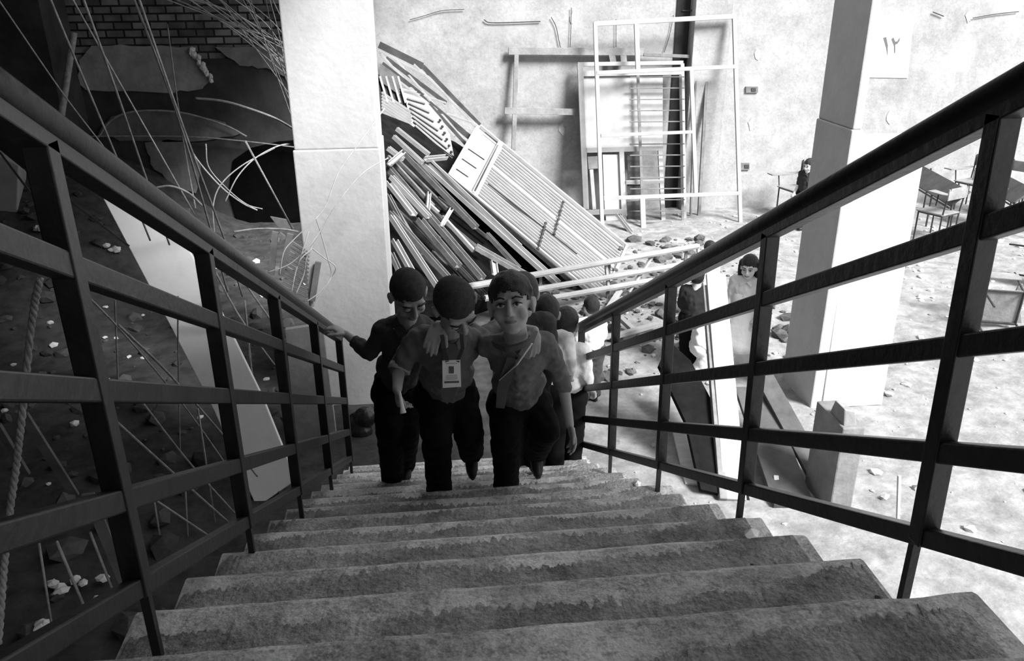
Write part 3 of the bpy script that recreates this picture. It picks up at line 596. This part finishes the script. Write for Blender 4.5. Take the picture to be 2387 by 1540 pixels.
# pale block at the far left and lump
tag(MB().hexa([aY(-60,520,11),aY(40,505,11),aY(60,450,12),aY(-60,440,12)],[aY(-60,330,11),aY(45,385,11),aY(62,400,12),aY(-60,300,12)]).build('concrete_block',mat('block',.42,.9,.2,3,.2),bevel=.02),'pale concrete block on the earth bank at the left edge','block')
tag(MB().rock(aZ(48,722,.06),.1,r,.7).rock(aZ(66,760,.05),.07,r,.7).build('stone',rubble_m),'pale broken lump on the ground at the left edge behind the railing','stone')
r=random.Random(15)
for i,(x,y,sz) in enumerate([(130,1368,.06),(180,1352,.05),(238,1345,.05),(95,1455,.06),(268,585,.05),(245,600,.045),(78,470,.06),(96,540,.05)]):
    p=aZ(x,y,.06) if y>900 else aY(x,y,10.6); mb=MB()
    if y<900: p.z=hgt(p.x,p.y)+.04
    for k in range(3): mb.rock(p+Vector((r.uniform(-.05,.05),r.uniform(-.04,.04),0)),sz*r.uniform(.5,.9)*(1 if y>900 else 1.6),r,.6)
    tag(mb.build('crumpled_scrap',paper_m),['crumpled pale scrap low under the left bottom rail','pale scrap beside the first one under the bottom rail','pale scrap nearest the foot of the near left post','pale crumpled scrap at the lower left corner','pale scrap on the bank beside the leaning slab','small pale scrap left of the one by the slab','bright scrap on the bank near the left edge','lower bright scrap on the bank near the left edge'][i],'scrap','pale scraps on the left ground')
# rubble
def rubble(n,x0,x1,y0,y1,rmin,rmax,m_,lab,seed,name='rubble'):
    r=random.Random(seed); mb=MB()
    for i in range(n):
        x=r.uniform(x0,x1); y=r.uniform(y0,y1); s=rmin+(rmax-rmin)*r.random()**3
        mb.rock((x,y,hgt(x,y)+s*.2),s,r)
    return tag(mb.build(name,m_),lab,'rubble',kind='stuff')
rubble(700,-7,-1.2,2.5,12.8,.02,.13,rubbled_m,'small broken rubble strewn over the dark left ground',1)
rubble(60,-5,-1.2,3,12,.03,.07,paper_m,'scattered pale scraps on the dark left ground',9,'litter')
rubble(900,1.2,11,4,13.2,.01,.05,rubble_m,'small stones scattered over the bright yard',2)
rubble(700,1.2,4.2,7.2,11.8,.015,.11,rubbled_m,'broken stones around the trestle in the yard',3)
rubble(120,5.5,10,7,13,.02,.07,paper_m,'pale scraps lying around the school chairs',12,'litter')
# dust and chips piled on the right ends of the steps
for i,(x,y,k_) in enumerate([(1645,1113,7),(1620,1105,8),(1668,1118,7),(1720,1158,6),(1813,1168,5),(1838,1186,5),(1800,1175,5),(1960,1225,3)]):
    yy,zz=nose(k_); p=aZ(x,y+4,zz+.012); p.x=min(p.x,.99); rr=random.Random(i+30)
    o=MB().rock(p,.022+.012*rr.random(),rr,.5).build('plaster_chip',paper_m)
    tag(o,['white plaster chip under the bottom rail','small white chip furthest down the right step ends','white chip next to the bottom rail on the same step as its neighbour','bright chip halfway along the right step ends','square white chip on the fifth step end','largest white chip under the right railing','narrow white chip beside the largest one','white chip nearest the camera on the right step ends'][i],'chip','plaster chips on the right ends of the steps')
mb=MB()  # dirt strips widened to paint the corner shade into each tread
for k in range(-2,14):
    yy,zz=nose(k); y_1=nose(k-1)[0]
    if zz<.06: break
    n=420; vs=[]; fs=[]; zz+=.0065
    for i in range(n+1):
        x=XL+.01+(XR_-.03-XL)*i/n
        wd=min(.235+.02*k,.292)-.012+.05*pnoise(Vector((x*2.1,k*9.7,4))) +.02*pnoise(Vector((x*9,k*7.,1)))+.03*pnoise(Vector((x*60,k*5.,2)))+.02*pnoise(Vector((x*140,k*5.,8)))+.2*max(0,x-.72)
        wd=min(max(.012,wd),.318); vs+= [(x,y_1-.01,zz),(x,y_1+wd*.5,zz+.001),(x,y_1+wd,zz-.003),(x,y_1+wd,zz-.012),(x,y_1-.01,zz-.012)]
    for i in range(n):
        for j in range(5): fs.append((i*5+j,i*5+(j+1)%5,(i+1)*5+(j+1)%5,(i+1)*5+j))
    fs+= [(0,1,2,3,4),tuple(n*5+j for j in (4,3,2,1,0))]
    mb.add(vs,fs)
tag(mb.build('dirt_and_shade',mat('step_dirt_shade',.47,.95,.5,6,.5,60,stains=.5,stain_scale=4)),'dark dirt and painted corner shade on the concrete steps behind their worn pale edges','dirt',kind='stuff')
mb=MB(); rr=random.Random(77)
for k in range(1,12):
    yy,zz=nose(k); y_1=nose(k-1)[0]
    for i in range(26):
        x=1.0-abs(rr.gauss(0,.16)); s=rr.uniform(.004,.014); mb.rock((x,rr.uniform(y_1+.0,y_1+.2),zz+s*.3),s,rr,.7)
tag(mb.build('grit',rubbled_m),'loose grit on the right ends of the steps','grit',kind='stuff')
#PEOPLE
# ------------------------------------------------------------------ people
def ortho(f,u):
    f=Vector(f).normalized(); u=Vector(u); u=(u-f*u.dot(f)).normalized(); return f,u,f.cross(u)   # r = person's right
def remesh(o,vox,smooth=6,fac=.5,disp=0,dsize=.05):
    md=o.modifiers.new('surface','REMESH'); md.mode='VOXEL'; md.voxel_size=vox; md.use_smooth_shade=True
    sm=o.modifiers.new('smooth','SMOOTH'); sm.iterations=smooth; sm.factor=fac
    if disp:
        tx=bpy.data.textures.new('folds','CLOUDS'); tx.noise_scale=dsize; tx.noise_depth=1
        d=o.modifiers.new('folds','DISPLACE'); d.texture=tx; d.strength=disp; d.mid_level=.5; d.texture_coords='LOCAL'
def head_parts(mb,c,f,u,s):
    f,u,r=ortho(f,u); A=[r,f,u]
    E=lambda o,rad: mb.ell(c+(r*o[0]+f*o[1]+u*o[2])*s,A,[q*s for q in rad],18,12)
    E((0,-.012,.025),(.073,.090,.083)); E((0,.018,-.035),(.060,.068,.068)); E((0,.052,-.088),(.028,.024,.020)); E((0,.03,-.075),(.046,.045,.03))
    for k in(-1,1):
        E((k*.036,.055,-.035),(.026,.024,.026)); E((k*.030,.070,.020),(.024,.014,.010)); E((k*.077,-.005,-.012),(.010,.020,.031)); E((k*.084,-.012,.000),(.008,.014,.020))
        E((k*.011,.092,-.036),(.008,.009,.007))
    mb.cap(c+(f*.084+u*.012)*s,c+(f*.101-u*.032)*s,.008*s,.0115*s,10); E((0,.076,-.062),(.021,.014,.012))
def face_parts(c,f,u,s,P,brow=True,closed=False,skin=None):
    f,u,r=ortho(f,u); A=[r,f,u]
    for k in(-1,1):
        e=MB().ell(c+(r*k*.030+f*.0775-u*.0015)*s,A,[.0155*s,.010*s,(.009 if closed else .0075)*s],14,10).build('eye',eye_m if not closed else skin_m,P,smooth=True)
        if closed: MB().tube(curve([c+(r*k*.015+f*.084-u*.006)*s,c+(r*k*.030+f*.0875-u*.009)*s,c+(r*k*.045+f*.077-u*.006)*s],6),.0018*s,6).build('eyelash',hair_m,e,smooth=True)
        if not closed:
            MB().ell(c+(r*k*.029+f*.0850+u*.0005)*s,A,[.0066*s,.0045*s,.0066*s],12,8).build('iris',iris_m,e,smooth=True)
            MB().tube(curve([c+(r*k*.014+f*.0855+u*.003)*s,c+(r*k*.030+f*.0895+u*.0085)*s,c+(r*k*.047+f*.078+u*.002)*s],6),.0024*s,6).build('eyelid',hair_m,e,smooth=True)
        MB().tube(curve([c+(r*k*.013+f*.0885+u*.022)*s,c+(r*k*.030+f*.0885+u*.028)*s,c+(r*k*.050+f*.073+u*.021)*s],5),.0036*s,6).build('eyebrow',hair_m,P,smooth=True)
    MB().tube(curve([c+(r*-.023+f*.080-u*.0605)*s,c+(f*.0925-u*.063)*s,c+(r*.023+f*.080-u*.0605)*s],6),[.002*s]+[.0042*s]*11+[.002*s],6).build('lips',lip_m,P,smooth=True)
def hair(c,f,u,s,P,m,thick=1.0,line=.045,low=-.05,seed=1,long_=0):
    f,u,r=ortho(f,u); k=1+.0*thick; rad=(.077+.006*thick,.093+.007*thick,.086+.010*thick); cc=c+(-f*.013+u*.027)*s
    vs=[];fs=[];n=72;mm=48
    for i in range(mm+1):
        t=math.pi*i/mm
        for j in range(n):
            p=2*math.pi*j/n; q=Vector((rad[0]*math.sin(t)*math.cos(p),rad[1]*math.sin(t)*math.sin(p),rad[2]*math.cos(t)))
            q*=1+.03*thick*pnoise(q*40+Vector((seed,0,0)))
            dz=(q.z+.027)-(line if q.y>.03 else .012) ; q*=1-(.045+.035*thick)*max(0,min(1,1-dz/.035))*(1 if q.y>-.01 else 0)
            vs.append(q)
    for i in range(mm):
        for j in range(n):
            q=(vs[i*n+j]+vs[(i+1)*n+(j+1)%n])/2; jag=(.009 if thick>.5 else .004)*pnoise(Vector((q.x*80,q.y*60,seed)))
            z=q.z+.027; y=q.y-.013
            side=abs(q.x)>.05
            if y>.030 and z<line+jag+(.0 if abs(q.x)<.045 else -.02): continue
            if y>-.012 and z<.012+jag: continue
            if z<low+jag: continue
            fs.append((i*n+j,(i+1)*n+j,(i+1)*n+(j+1)%n,i*n+(j+1)%n))
    mb=MB().add([cc+(r*q.x+f*q.y+u*q.z)*s for q in vs],fs)
    if long_:
        for a in range(11):
            t=math.pi*(a/10)-math.pi/2; o_=r*math.sin(t)*.075-f*math.cos(t)*.08
            mb.tube(curve([cc+(o_+u*.02)*s,cc+(o_*1.12-u*.06)*s,cc+(o_*1.05-u*(.06+long_*.5))*s,cc+(o_*.9-f*.01-u*(.06+long_))*s],5),[.024*s]*13+[.016*s]*2+[.006*s],8)
    o=mb.build('hair',m,P,smooth=True); so=o.modifiers.new('t','SOLIDIFY'); so.thickness=.004*s; so.offset=-1
    return o
def hand(mb,w,d,n,side,s=1.,curl=.35,spread=.1):
    d=Vector(d).normalized(); n=Vector(n); n=(n-d*n.dot(d)).normalized(); l=d.cross(n)*side   # l points to the thumb
    mb.ell(w+d*.036*s,[l,d,n],(.032*s,.042*s,.013*s),14,10)
    for i,(o_,L) in enumerate(((.025,.058),(.009,.066),(-.008,.062),(-.024,.048))):
        p=w+d*(.066-.004*abs(i-1.3))*s+l*o_*s; dd=(d+l*spread*(1.4-i)*.5).normalized(); ang=curl*(1+.12*i); pts=[p-dd*.02*s,p]
        for k,q in enumerate((.46,.31,.23)):
            dd=(Matrix.Rotation(ang,3,n.cross(dd).normalized()*-1)@dd).normalized()
            if k==0: pass
            p=p+dd*L*q*s; pts.append(p)
        mb.tube(pts,[.0085*s,.0082*s,.0076*s,.007*s,.006*s],10,None,True)
    p=w+d*.016*s+l*.024*s; a=(d*.62+l*.75+n*.25).normalized(); b=(d*.85+l*.35+n*.4).normalized()
    mb.tube([p,p+a*.028*s,p+a*.028*s+b*.022*s,p+a*.028*s+b*.042*s],[.0115*s,.0098*s,.0088*s,.007*s],10,None,True)
def person(label,J,hd,hands,shirt,trousers,vox=.006,hs=1.08,hairm=hair_m,hairkw={},skin=skin_m,sleeve=1.35,face=True,closed=False,collar=True,skirt=None,dress=None,shoes=shoe_m,group=None,girth=1.,legs=True):
    g=min(J['Ra'].z,J['La'].z); T=thing('person',((J['Ra'].x+J['La'].x)/2,(J['Ra'].y+J['La'].y)/2,g-.06),label,'person',group)
    c,f,u=hd; f,u,rr_=ortho(f,u); G=girth
    side=(J['Rs']-J['Ls']).normalized(); up=(J['neck']-J['pelvis']).normalized(); fr=up.cross(side).normalized()
    side=(side-up*side.dot(up)).normalized(); AX=[side,fr,up]; chest=J['chest']; pel=J['pelvis']
    # body: one continuous skin
    b=MB(); head_parts(b,c,f,u,hs)
    b.cap(c-u*.05*hs-f*.015*hs,J['neck'],.044*hs,.046*hs,14); b.cap(J['neck'],chest,.05,.07)
    b.ell(chest,AX,(.115*G,.07*G,.12),16,12); b.cap(chest,pel,.085*G,.085*G); b.cap(J['Rh'],J['Lh'],.07*G)
    for S,k in(('R',1),('L',-1)):
        s_,e_,w_=J[S+'s'],J[S+'e'],J[S+'w']
        b.cap(J['neck']-up*.02,s_,.045,.042); b.cap(s_,e_,.038*G,.031*G); b.cap(e_,w_,.031*G,.021*G)
        h=hands.get(S)
        if h: hand(b,w_,h[0],h[1],k*(1),h[3] if len(h)>3 else 1.,h[2])
        if legs:
            b.cap(J[S+'h'],J[S+'k'],.06*G,.043*G); b.cap(J[S+'k'],J[S+'a'],.042*G,.028*G)
    o=b.build('body',skin,T,smooth=True); remesh(o,vox,3,.5)
    if face: face_parts(c,f,u,hs,T,closed=closed)
    hair(c,f,u,hs,T,hairm,**hairkw)
    # shirt
    sh=MB(); sh.cap(chest,pel,.104*G); sh.ell(chest,AX,(.142*G,.098*G,.135),18,12); mid=chest.lerp(pel,.62); sh.ell(mid,AX,(.132*G,.098*G,.12),18,12)
    sh.cap(J['Rs'],J['Ls'],.054*G); [sh.cap(J['neck']-up*.025,J[q_],.05,.056*G) for q_ in ('Rs','Ls')]; sh.cap(J['neck']-up*.035,chest,.058,.09); sh.ell(chest.lerp(pel,.95),AX,(.128*G,.095*G,.06),18,10)
    for S in 'RL':
        s_,e_,w_=J[S+'s'],J[S+'e'],J[S+'w']; sh.cap(s_,e_,.053*G,.044*G)
        if sleeve>1: sh.tube([e_,e_.lerp(w_,min(.97,sleeve-1))],.044*G,12,.034*G,False); sh.ell(e_,AX,(.044*G,)*3,12,8)
        else: sh.tube([s_,s_.lerp(e_,sleeve)],.055*G,12,.05*G)
    o=sh.build('shirt',shirt,T,smooth=True); remesh(o,max(vox*1.2,.008),5,.5,.022,.05)
    if collar:
        for k in(-1,1):
            n0=J['neck']+fr*.045; tip=J['neck']-up*.055+fr*.085+side*k*.05
            MB().slab([n0+side*k*.005-up*.02+fr*.03,J['neck']+side*k*.06+up*.012,J['neck']+side*k*.075-up*.02+fr*.02,tip],.006,fr).build('collar',shirt,T)
    if dress:
        d=MB(); kz=(J['Rk']+J['Lk'])/2; N=9; vs=[];fs=[];n=24
        base=Vector((0,0,1))
        for i in range(N):
            t=i/(N-1); cc=chest.lerp(kz+Vector((0,0,-.05)),t); ra=.13+.09*t; rb=.10+.09*t
            for j in range(n):
                a=2*math.pi*j/n; q=1+.05*t*math.sin(a*7+i*.3); vs.append(cc+side*ra*q*math.cos(a)+fr*rb*q*math.sin(a))
        for i in range(N-1):
            for j in range(n): fs.append((i*n+j,i*n+(j+1)%n,(i+1)*n+(j+1)%n,(i+1)*n+j))
        o=d.add(vs,fs).build('tunic',dress,T,smooth=True); so=o.modifiers.new('t','SOLIDIFY'); so.thickness=.008
    if legs:
        tr=MB(); G*=1.15; tr.cap(J['Rh'],J['Lh'],.093*G); tr.ell(pel,AX,(.128*G,.1*G,.09),16,10)
        for S in 'RL':
            tr.cap(J[S+'h'],J[S+'k'],.082*G,.066*G); tr.tube([J[S+'k'],J[S+'k'].lerp(J[S+'a'],.5),J[S+'a'].lerp(J[S+'k'],-.06)],[.066*G,.06*G,.058*G],14); tr.ell(J[S+'k'],AX,(.066*G,)*3,12,8)
        o=tr.build('trousers',trousers,T,smooth=True); remesh(o,max(vox*1.4,.009),5,.5,.018,.06)
        for S in 'RL':
            ft=J.get(S+'f'); 
            if ft is None: ft=Vector((fr.x,fr.y,0)).normalized()
            ft=Vector(ft).normalized(); a=J[S+'a']; uu_=Vector((0,0,1)); ss=ft.cross(uu_)
            if ss.length<.1: ss=Vector((1,0,0))
            ss.normalize(); uu_=ss.cross(ft)
            m_=MB(); m_.ell(a-uu_*.025+ft*.05,[ss,ft,uu_],(.036,.105,.032),16,10); m_.ell(a-uu_*.01-ft*.005,[ss,ft,uu_],(.034,.045,.045),12,8); m_.ell(a-uu_*.045+ft*.05,[ss,ft,uu_],(.04,.112,.012),16,8)
            o=m_.build('shoe',shoes,T,smooth=True); remesh(o,.009,3)
    T['_ax']=0; return T,AX
def ribbon(name,pts,ws,axis,th,m,P):
    mb=MB(); ax=Vector(axis).normalized(); n=len(pts); vs=[]; 
    for i,p in enumerate(pts):
        d=(pts[min(n-1,i+1)]-pts[max(0,i-1)]).normalized(); x=(ax-d*ax.dot(d)).normalized(); nn=x.cross(d)
        for a,b_ in((-1,-1),(1,-1),(1,1),(-1,1)): vs.append(p+x*ws[i]*a+nn*th/2*b_)
    fs=[(3,2,1,0),tuple((n-1)*4+k for k in range(4))]
    for i in range(n-1):
        for k in range(4): fs.append((i*4+k,i*4+(k+1)%4,i*4+4+(k+1)%4,i*4+4+k))
    return mb.add(vs,fs).build(name,m,P)
V=Vector
def tread(Y):
    k=math.ceil((Y-K0)/DY-1e-6); return nose(k)[1]
# boy in the middle: head bowed, arms round the taller boy, holding a white rolled paper
J1=dict(neck=aY(1052,768,3.30),chest=aY(1044,815,3.40),pelvis=aY(1040,905,3.60),
 Rs=aY(972,790,3.36),Re=aY(930,858,3.40),Rw=aY(926,908,3.22), Ls=aY(1112,795,3.42),Le=aY(1172,762,3.56),Lw=aY(1246,770,3.30),
 Rh=aY(1012,925,3.60),Rk=aY(1018,1005,3.42),Ra=aY(1022,1098,3.74), Lh=aY(1068,925,3.62),Lk=aY(1092,1000,3.52),La=aY(1098,1052,4.02))
J1['Ra'].z=tread(3.74)+.07; J1['Rf']=(0,-1,0); J1['Lf']=(0,-.8,-.6)
f1=V((.32,-.62,-.72)); u1=V((.0,-.72,.70))
hc1=aY(1062,712,3.16)
T1,A1=person('cropped haired boy with an identity card looking down, middle of the front trio',J1,(hc1,f1,u1),
 {'R':((.05,-.45,-.85),(1,0,-.2),.9),'L':((-.12,-.45,-.9),(-.1,.9,-.3),.3,1.05)},shirt_m,trous_m,.005,1.10,buzz_m,dict(thick=.12,line=.05,low=-.06,seed=2),sleeve=1.0,closed=True)
cc1=aY(937,848,3.40)
MB().tube([J1['Re'].lerp(J1['Rs'],.12),J1['Re'].lerp(J1['Rw'],.12)],.05,16,.052).build('rolled_cuff',mat('cuff',.42,.85,.1,6,.2),T1,smooth=True)
# tie, lanyard, card
fr=A1[1]; sd_=A1[0]
tp=[J1['neck']+fr*.085-A1[2]*.03]+[aY(1050,800,3.23),aY(1052,850,3.24),aY(1046,905,3.29),aY(1043,922,3.30),aY(1042,940,3.31)]
ribbon('tie',tp,[.018,.03,.034,.036,.03,.003],sd_,.006,tie_m,T1)
cardY=3.16
for a,b,c3 in (((1030,780),(1034,812),(1043,843)),((1075,775),(1078,812),(1066,843))):
    ribbon('lanyard',[aY(a[0],a[1],3.2),aY(b[0],b[1],3.19),aY(c3[0],c3[1],cardY)],[.008]*3,(1,0,0),.004,darkmetal,T1)
card=MB().slab([aY(x,y,cardY+.012*((y-840)/60)) for x,y in ((1031,841),(1073,839),(1075,901),(1032,904))],.004,(0,-1,0)).build('identity_card',paper_m,T1)
card['label']='white identity card with a small dark photo'
def onc(pts,m_,n): MB().slab([aY(x,y,cardY-.003+.012*((y-840)/60)) for x,y in pts],.002,(0,-1,0)).build(n,m_,card)
onc([(1047,854),(1058,854),(1058,870),(1047,870)],ink_m,'portrait'); onc([(1036,889),(1070,888),(1070,892),(1036,893)],ink_m,'text_line')
for y in (847,875,879,883): onc([(1040,y),(1066,y-1),(1066,y+.6),(1040,y+1.6)],mat('faint_ink',.5,.8,.05,3,0),'text_line')
# tall boy on the right, looking up
J2=dict(neck=aY(1203,786,3.28),chest=aY(1208,830,3.38),pelvis=aY(1210,925,3.60),
 Rs=aY(1140,806,3.36),Re=aY(1085,762,3.50),Rw=aY(1020,758,3.26), Ls=aY(1272,800,3.34),Le=aY(1312,890,3.42),Lw=aY(1328,990,3.36),
 Rh=aY(1182,940,3.60),Rk=aY(1180,1012,3.44),Ra=aY(1180,1098,3.74), Lh=aY(1240,940,3.60),Lk=aY(1272,1000,3.50),La=aY(1250,1050,3.98))
J2['Ra'].z=tread(3.74)+.07; J2['Rf']=(0,-1,0); J2['Lf']=(0,-.8,-.6)
hc2=aY(1192,708,3.20); f2=(CAM-hc2).normalized()+V((-.10,0,-.05)); u2=V((-.07,.35,1))
T2,A2=person('boy with thick black hair looking up at the camera, right of the front trio',J2,(hc2,f2,u2),
 {'R':((-.35,-.6,-.7),(.1,.8,-.5),.25,1.05),'L':((.22,-.35,-.9),(-.9,-.2,-.1),.3,1.1)},shirt_m,trous_m,.005,1.14,hair_m,dict(thick=1.35,line=.046,low=-.03,seed=5),sleeve=1.25)
fr=A2[1]
ribbon('tie',[J2['neck']+fr*.085-A2[2]*.03,aY(1192,835,3.22),aY(1182,870,3.28),aY(1172,905,3.32),aY(1166,950,3.34)],[.014,.02,.026,.026,.02],A2[0],.006,tie_m,T2)
ribbon('neck_scarf',curve([aY(1150,800,3.22),aY(1185,812,3.16),aY(1225,800,3.16),aY(1248,780,3.24)],5),[.02]*16,(0,-.6,.8),.012,tie_m,T2)  # dark band added as the shadow under the chin
ribbon('strap',[aY(1240,800,3.2),aY(1205,850,3.22),aY(1165,885,3.30)],[.006]*3,(1,0,1),.004,mat('strap',.6,.5,.05,5,0),T2)
# boy on the left rear, hand on the railing
J3=dict(neck=aY(950,740,3.92),chest=aY(938,785,4.0),pelvis=aY(930,890,4.2),
 Rs=aY(892,768,3.96),Re=aY(862,824,4.0),Rw=aY(806,778,4.1), Ls=aY(992,762,3.98),Le=aY(1010,840,4.05),Lw=aY(1000,890,3.95),
 Rh=aY(908,915,4.2),Rk=aY(906,990,4.05),Ra=aY(912,1080,4.3), Lh=aY(952,915,4.2),Lk=aY(948,1000,4.1),La=aY(945,1078,4.42))
J3['Ra'].z=tread(4.34)+.07; J3['Ra'].y=4.34; J3['Rf']=(0,-1,0); J3['La'].z=max(J3['La'].z,tread(4.5)+.07); J3['Lf']=(0,-1,0)
hc3=aY(952,686,3.80); f3=V((.28,-.75,-.52)); u3=V((.12,-.45,.85))
T3,A3=person('boy with cropped hair holding the left railing, behind the other two',J3,(hc3,f3,u3),
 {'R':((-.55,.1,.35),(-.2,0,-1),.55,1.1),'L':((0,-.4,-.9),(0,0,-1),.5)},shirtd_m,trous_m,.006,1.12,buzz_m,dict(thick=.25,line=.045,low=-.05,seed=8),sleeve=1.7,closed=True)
ribbon('tie',[J3['neck']+A3[1]*.085-A3[2]*.03,aY(952,800,3.88),aY(950,850,3.95)],[.012,.022,.026],A3[0],.006,tie_m,T3)
# white rolled paper in the middle boy's hand
a,b_=aY(931,912,3.15),aY(940,962,3.12)
MB_=MB().tube([a,a.lerp(b_,.75),b_],[.006,.009,.014],12); tag(MB_.build('rolled_paper',paper_m,smooth=True),'white paper cone held in the middle boy\'s lowered hand','paper')
# generic children
def standing(loc,h,face,lean=0.,R=None,L=None,crouch=0.):
    x,y,z=loc; fd=V((math.sin(face),-math.cos(face),0)); rd=fd.cross(V((0,0,1)))
    P=lambda a,b,c: V((x,y,z))+rd*a*h+fd*(b+lean*max(0,c-.5))*h+V((0,0,c*h))
    q=1-crouch
    J=dict(neck=P(0,0,.82*q),chest=P(0,0,.70*q),pelvis=P(0,0,.52*q-.04*crouch),Rs=P(.105,0,.785*q),Ls=P(-.105,0,.785*q),Re=P(.13,.0,.63*q),Le=P(-.13,.0,.63*q),Rw=P(.12,.10,.52*q),Lw=P(-.12,.10,.52*q),
      Rh=P(.05,0,.5*q),Lh=P(-.05,0,.5*q),Rk=P(.055,.02+.25*crouch,.27),Lk=P(-.055,.02+.25*crouch,.27),Ra=P(.055,0,.055),La=P(-.055,0,.055))
    if R: J['Re'],J['Rw']=R
    if L: J['Le'],J['Lw']=L
    hc=P(0,.01,.915*q); return J,hc,fd
def child(label,loc,h,az,shirt,trousers,look=None,hk={},lean=0.,R=None,L=None,crouch=0.,**kw):
    J,hc,fd=standing(loc,h,az,lean,R,L,crouch); f=V(look) if look else fd+V((0,0,-.15))
    return person(label,J,(hc,f,(0,0,1)),{'R':((fd+V((0,0,-1))),(0,0,-1),.5,.95),'L':((fd+V((0,0,-1))),(0,0,-1),.5,.95)},shirt,trousers,.010,.92*h/1.2+.08,hair_m,dict(thick=1.,**hk),**kw)
ph=aY(1232,700,4.25)
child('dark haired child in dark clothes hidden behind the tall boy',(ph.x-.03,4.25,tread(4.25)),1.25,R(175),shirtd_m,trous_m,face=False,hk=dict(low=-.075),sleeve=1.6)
pa=aY(1273,712,4.8)
child('black haired child in a white shirt with back turned, just right of the tall boy',(pa.x,4.8,tread(4.8)),1.26,R(165),white_m,trous_m,face=False,hk=dict(low=-.075),sleeve=1.4)
pb=aY(1342,716,5.0)
child('black haired child in a white shirt at the lower end of the right railing',(min(pb.x,.86),5.0,tread(5.0)),1.27,R(150),white_m,trous_m,face=False,hk=dict(low=-.06),sleeve=1.4)
pc=aZ(1372,935)
child('child in a white shirt and dark skirt standing below the railing end',(pc.x,pc.y,0),1.02,R(200),white_m,shirtd_m,hk=dict(low=-.07),skin=skinl_m,dress=None)
pg=aZ(1722,862)
gx,gy=pg.x,pg.y
child('girl with long dark hair in a white tunic standing by the planks',(gx,gy,0),1.2,R(-35),white_m,white_m,look=(-.5,-.8,-.15),hk=dict(low=-.06,long_=.20),skin=skinl_m,sleeve=1.7,dress=white_m,lean=.05)
pv=aY(1625,648,7.4)
child('child in a black vest facing the girl beside the wide plank',(pv.x,7.4,0),pv.z/.915,R(150),mat('vest',.035,.9,.1,5,.1),trous_m,hk=dict(low=-.06),skin=skinl_m,face=False,sleeve=.25)
pd=aZ(1628,868)
child('small crouching child in white clothes behind the black plank',(pd.x,pd.y,0),.85,R(60),white_m,white_m,look=(.6,-.4,-.5),hk=dict(low=-.05),skin=skinl_m,crouch=.3,sleeve=1.4)
pe=aY(1655,580,8.6)
child('child in white half hidden above the right handrail behind the girl',(pe.x,8.6,0),pe.z/.915,R(20),white_m,white_m,hk=dict(low=-.05),skin=skinl_m,sleeve=1.4)
pf=aY(1906,385,12.1)
child('dark haired child mostly hidden behind the shaded right pillar',(pf.x-.13,12.1,0),max(.9,pf.z/.915),R(-60),mat('dark_dress',.03,.9,.2,5,.1),trous_m,hk=dict(low=-.06,long_=.14),skin=skinl_m,sleeve=1.2)
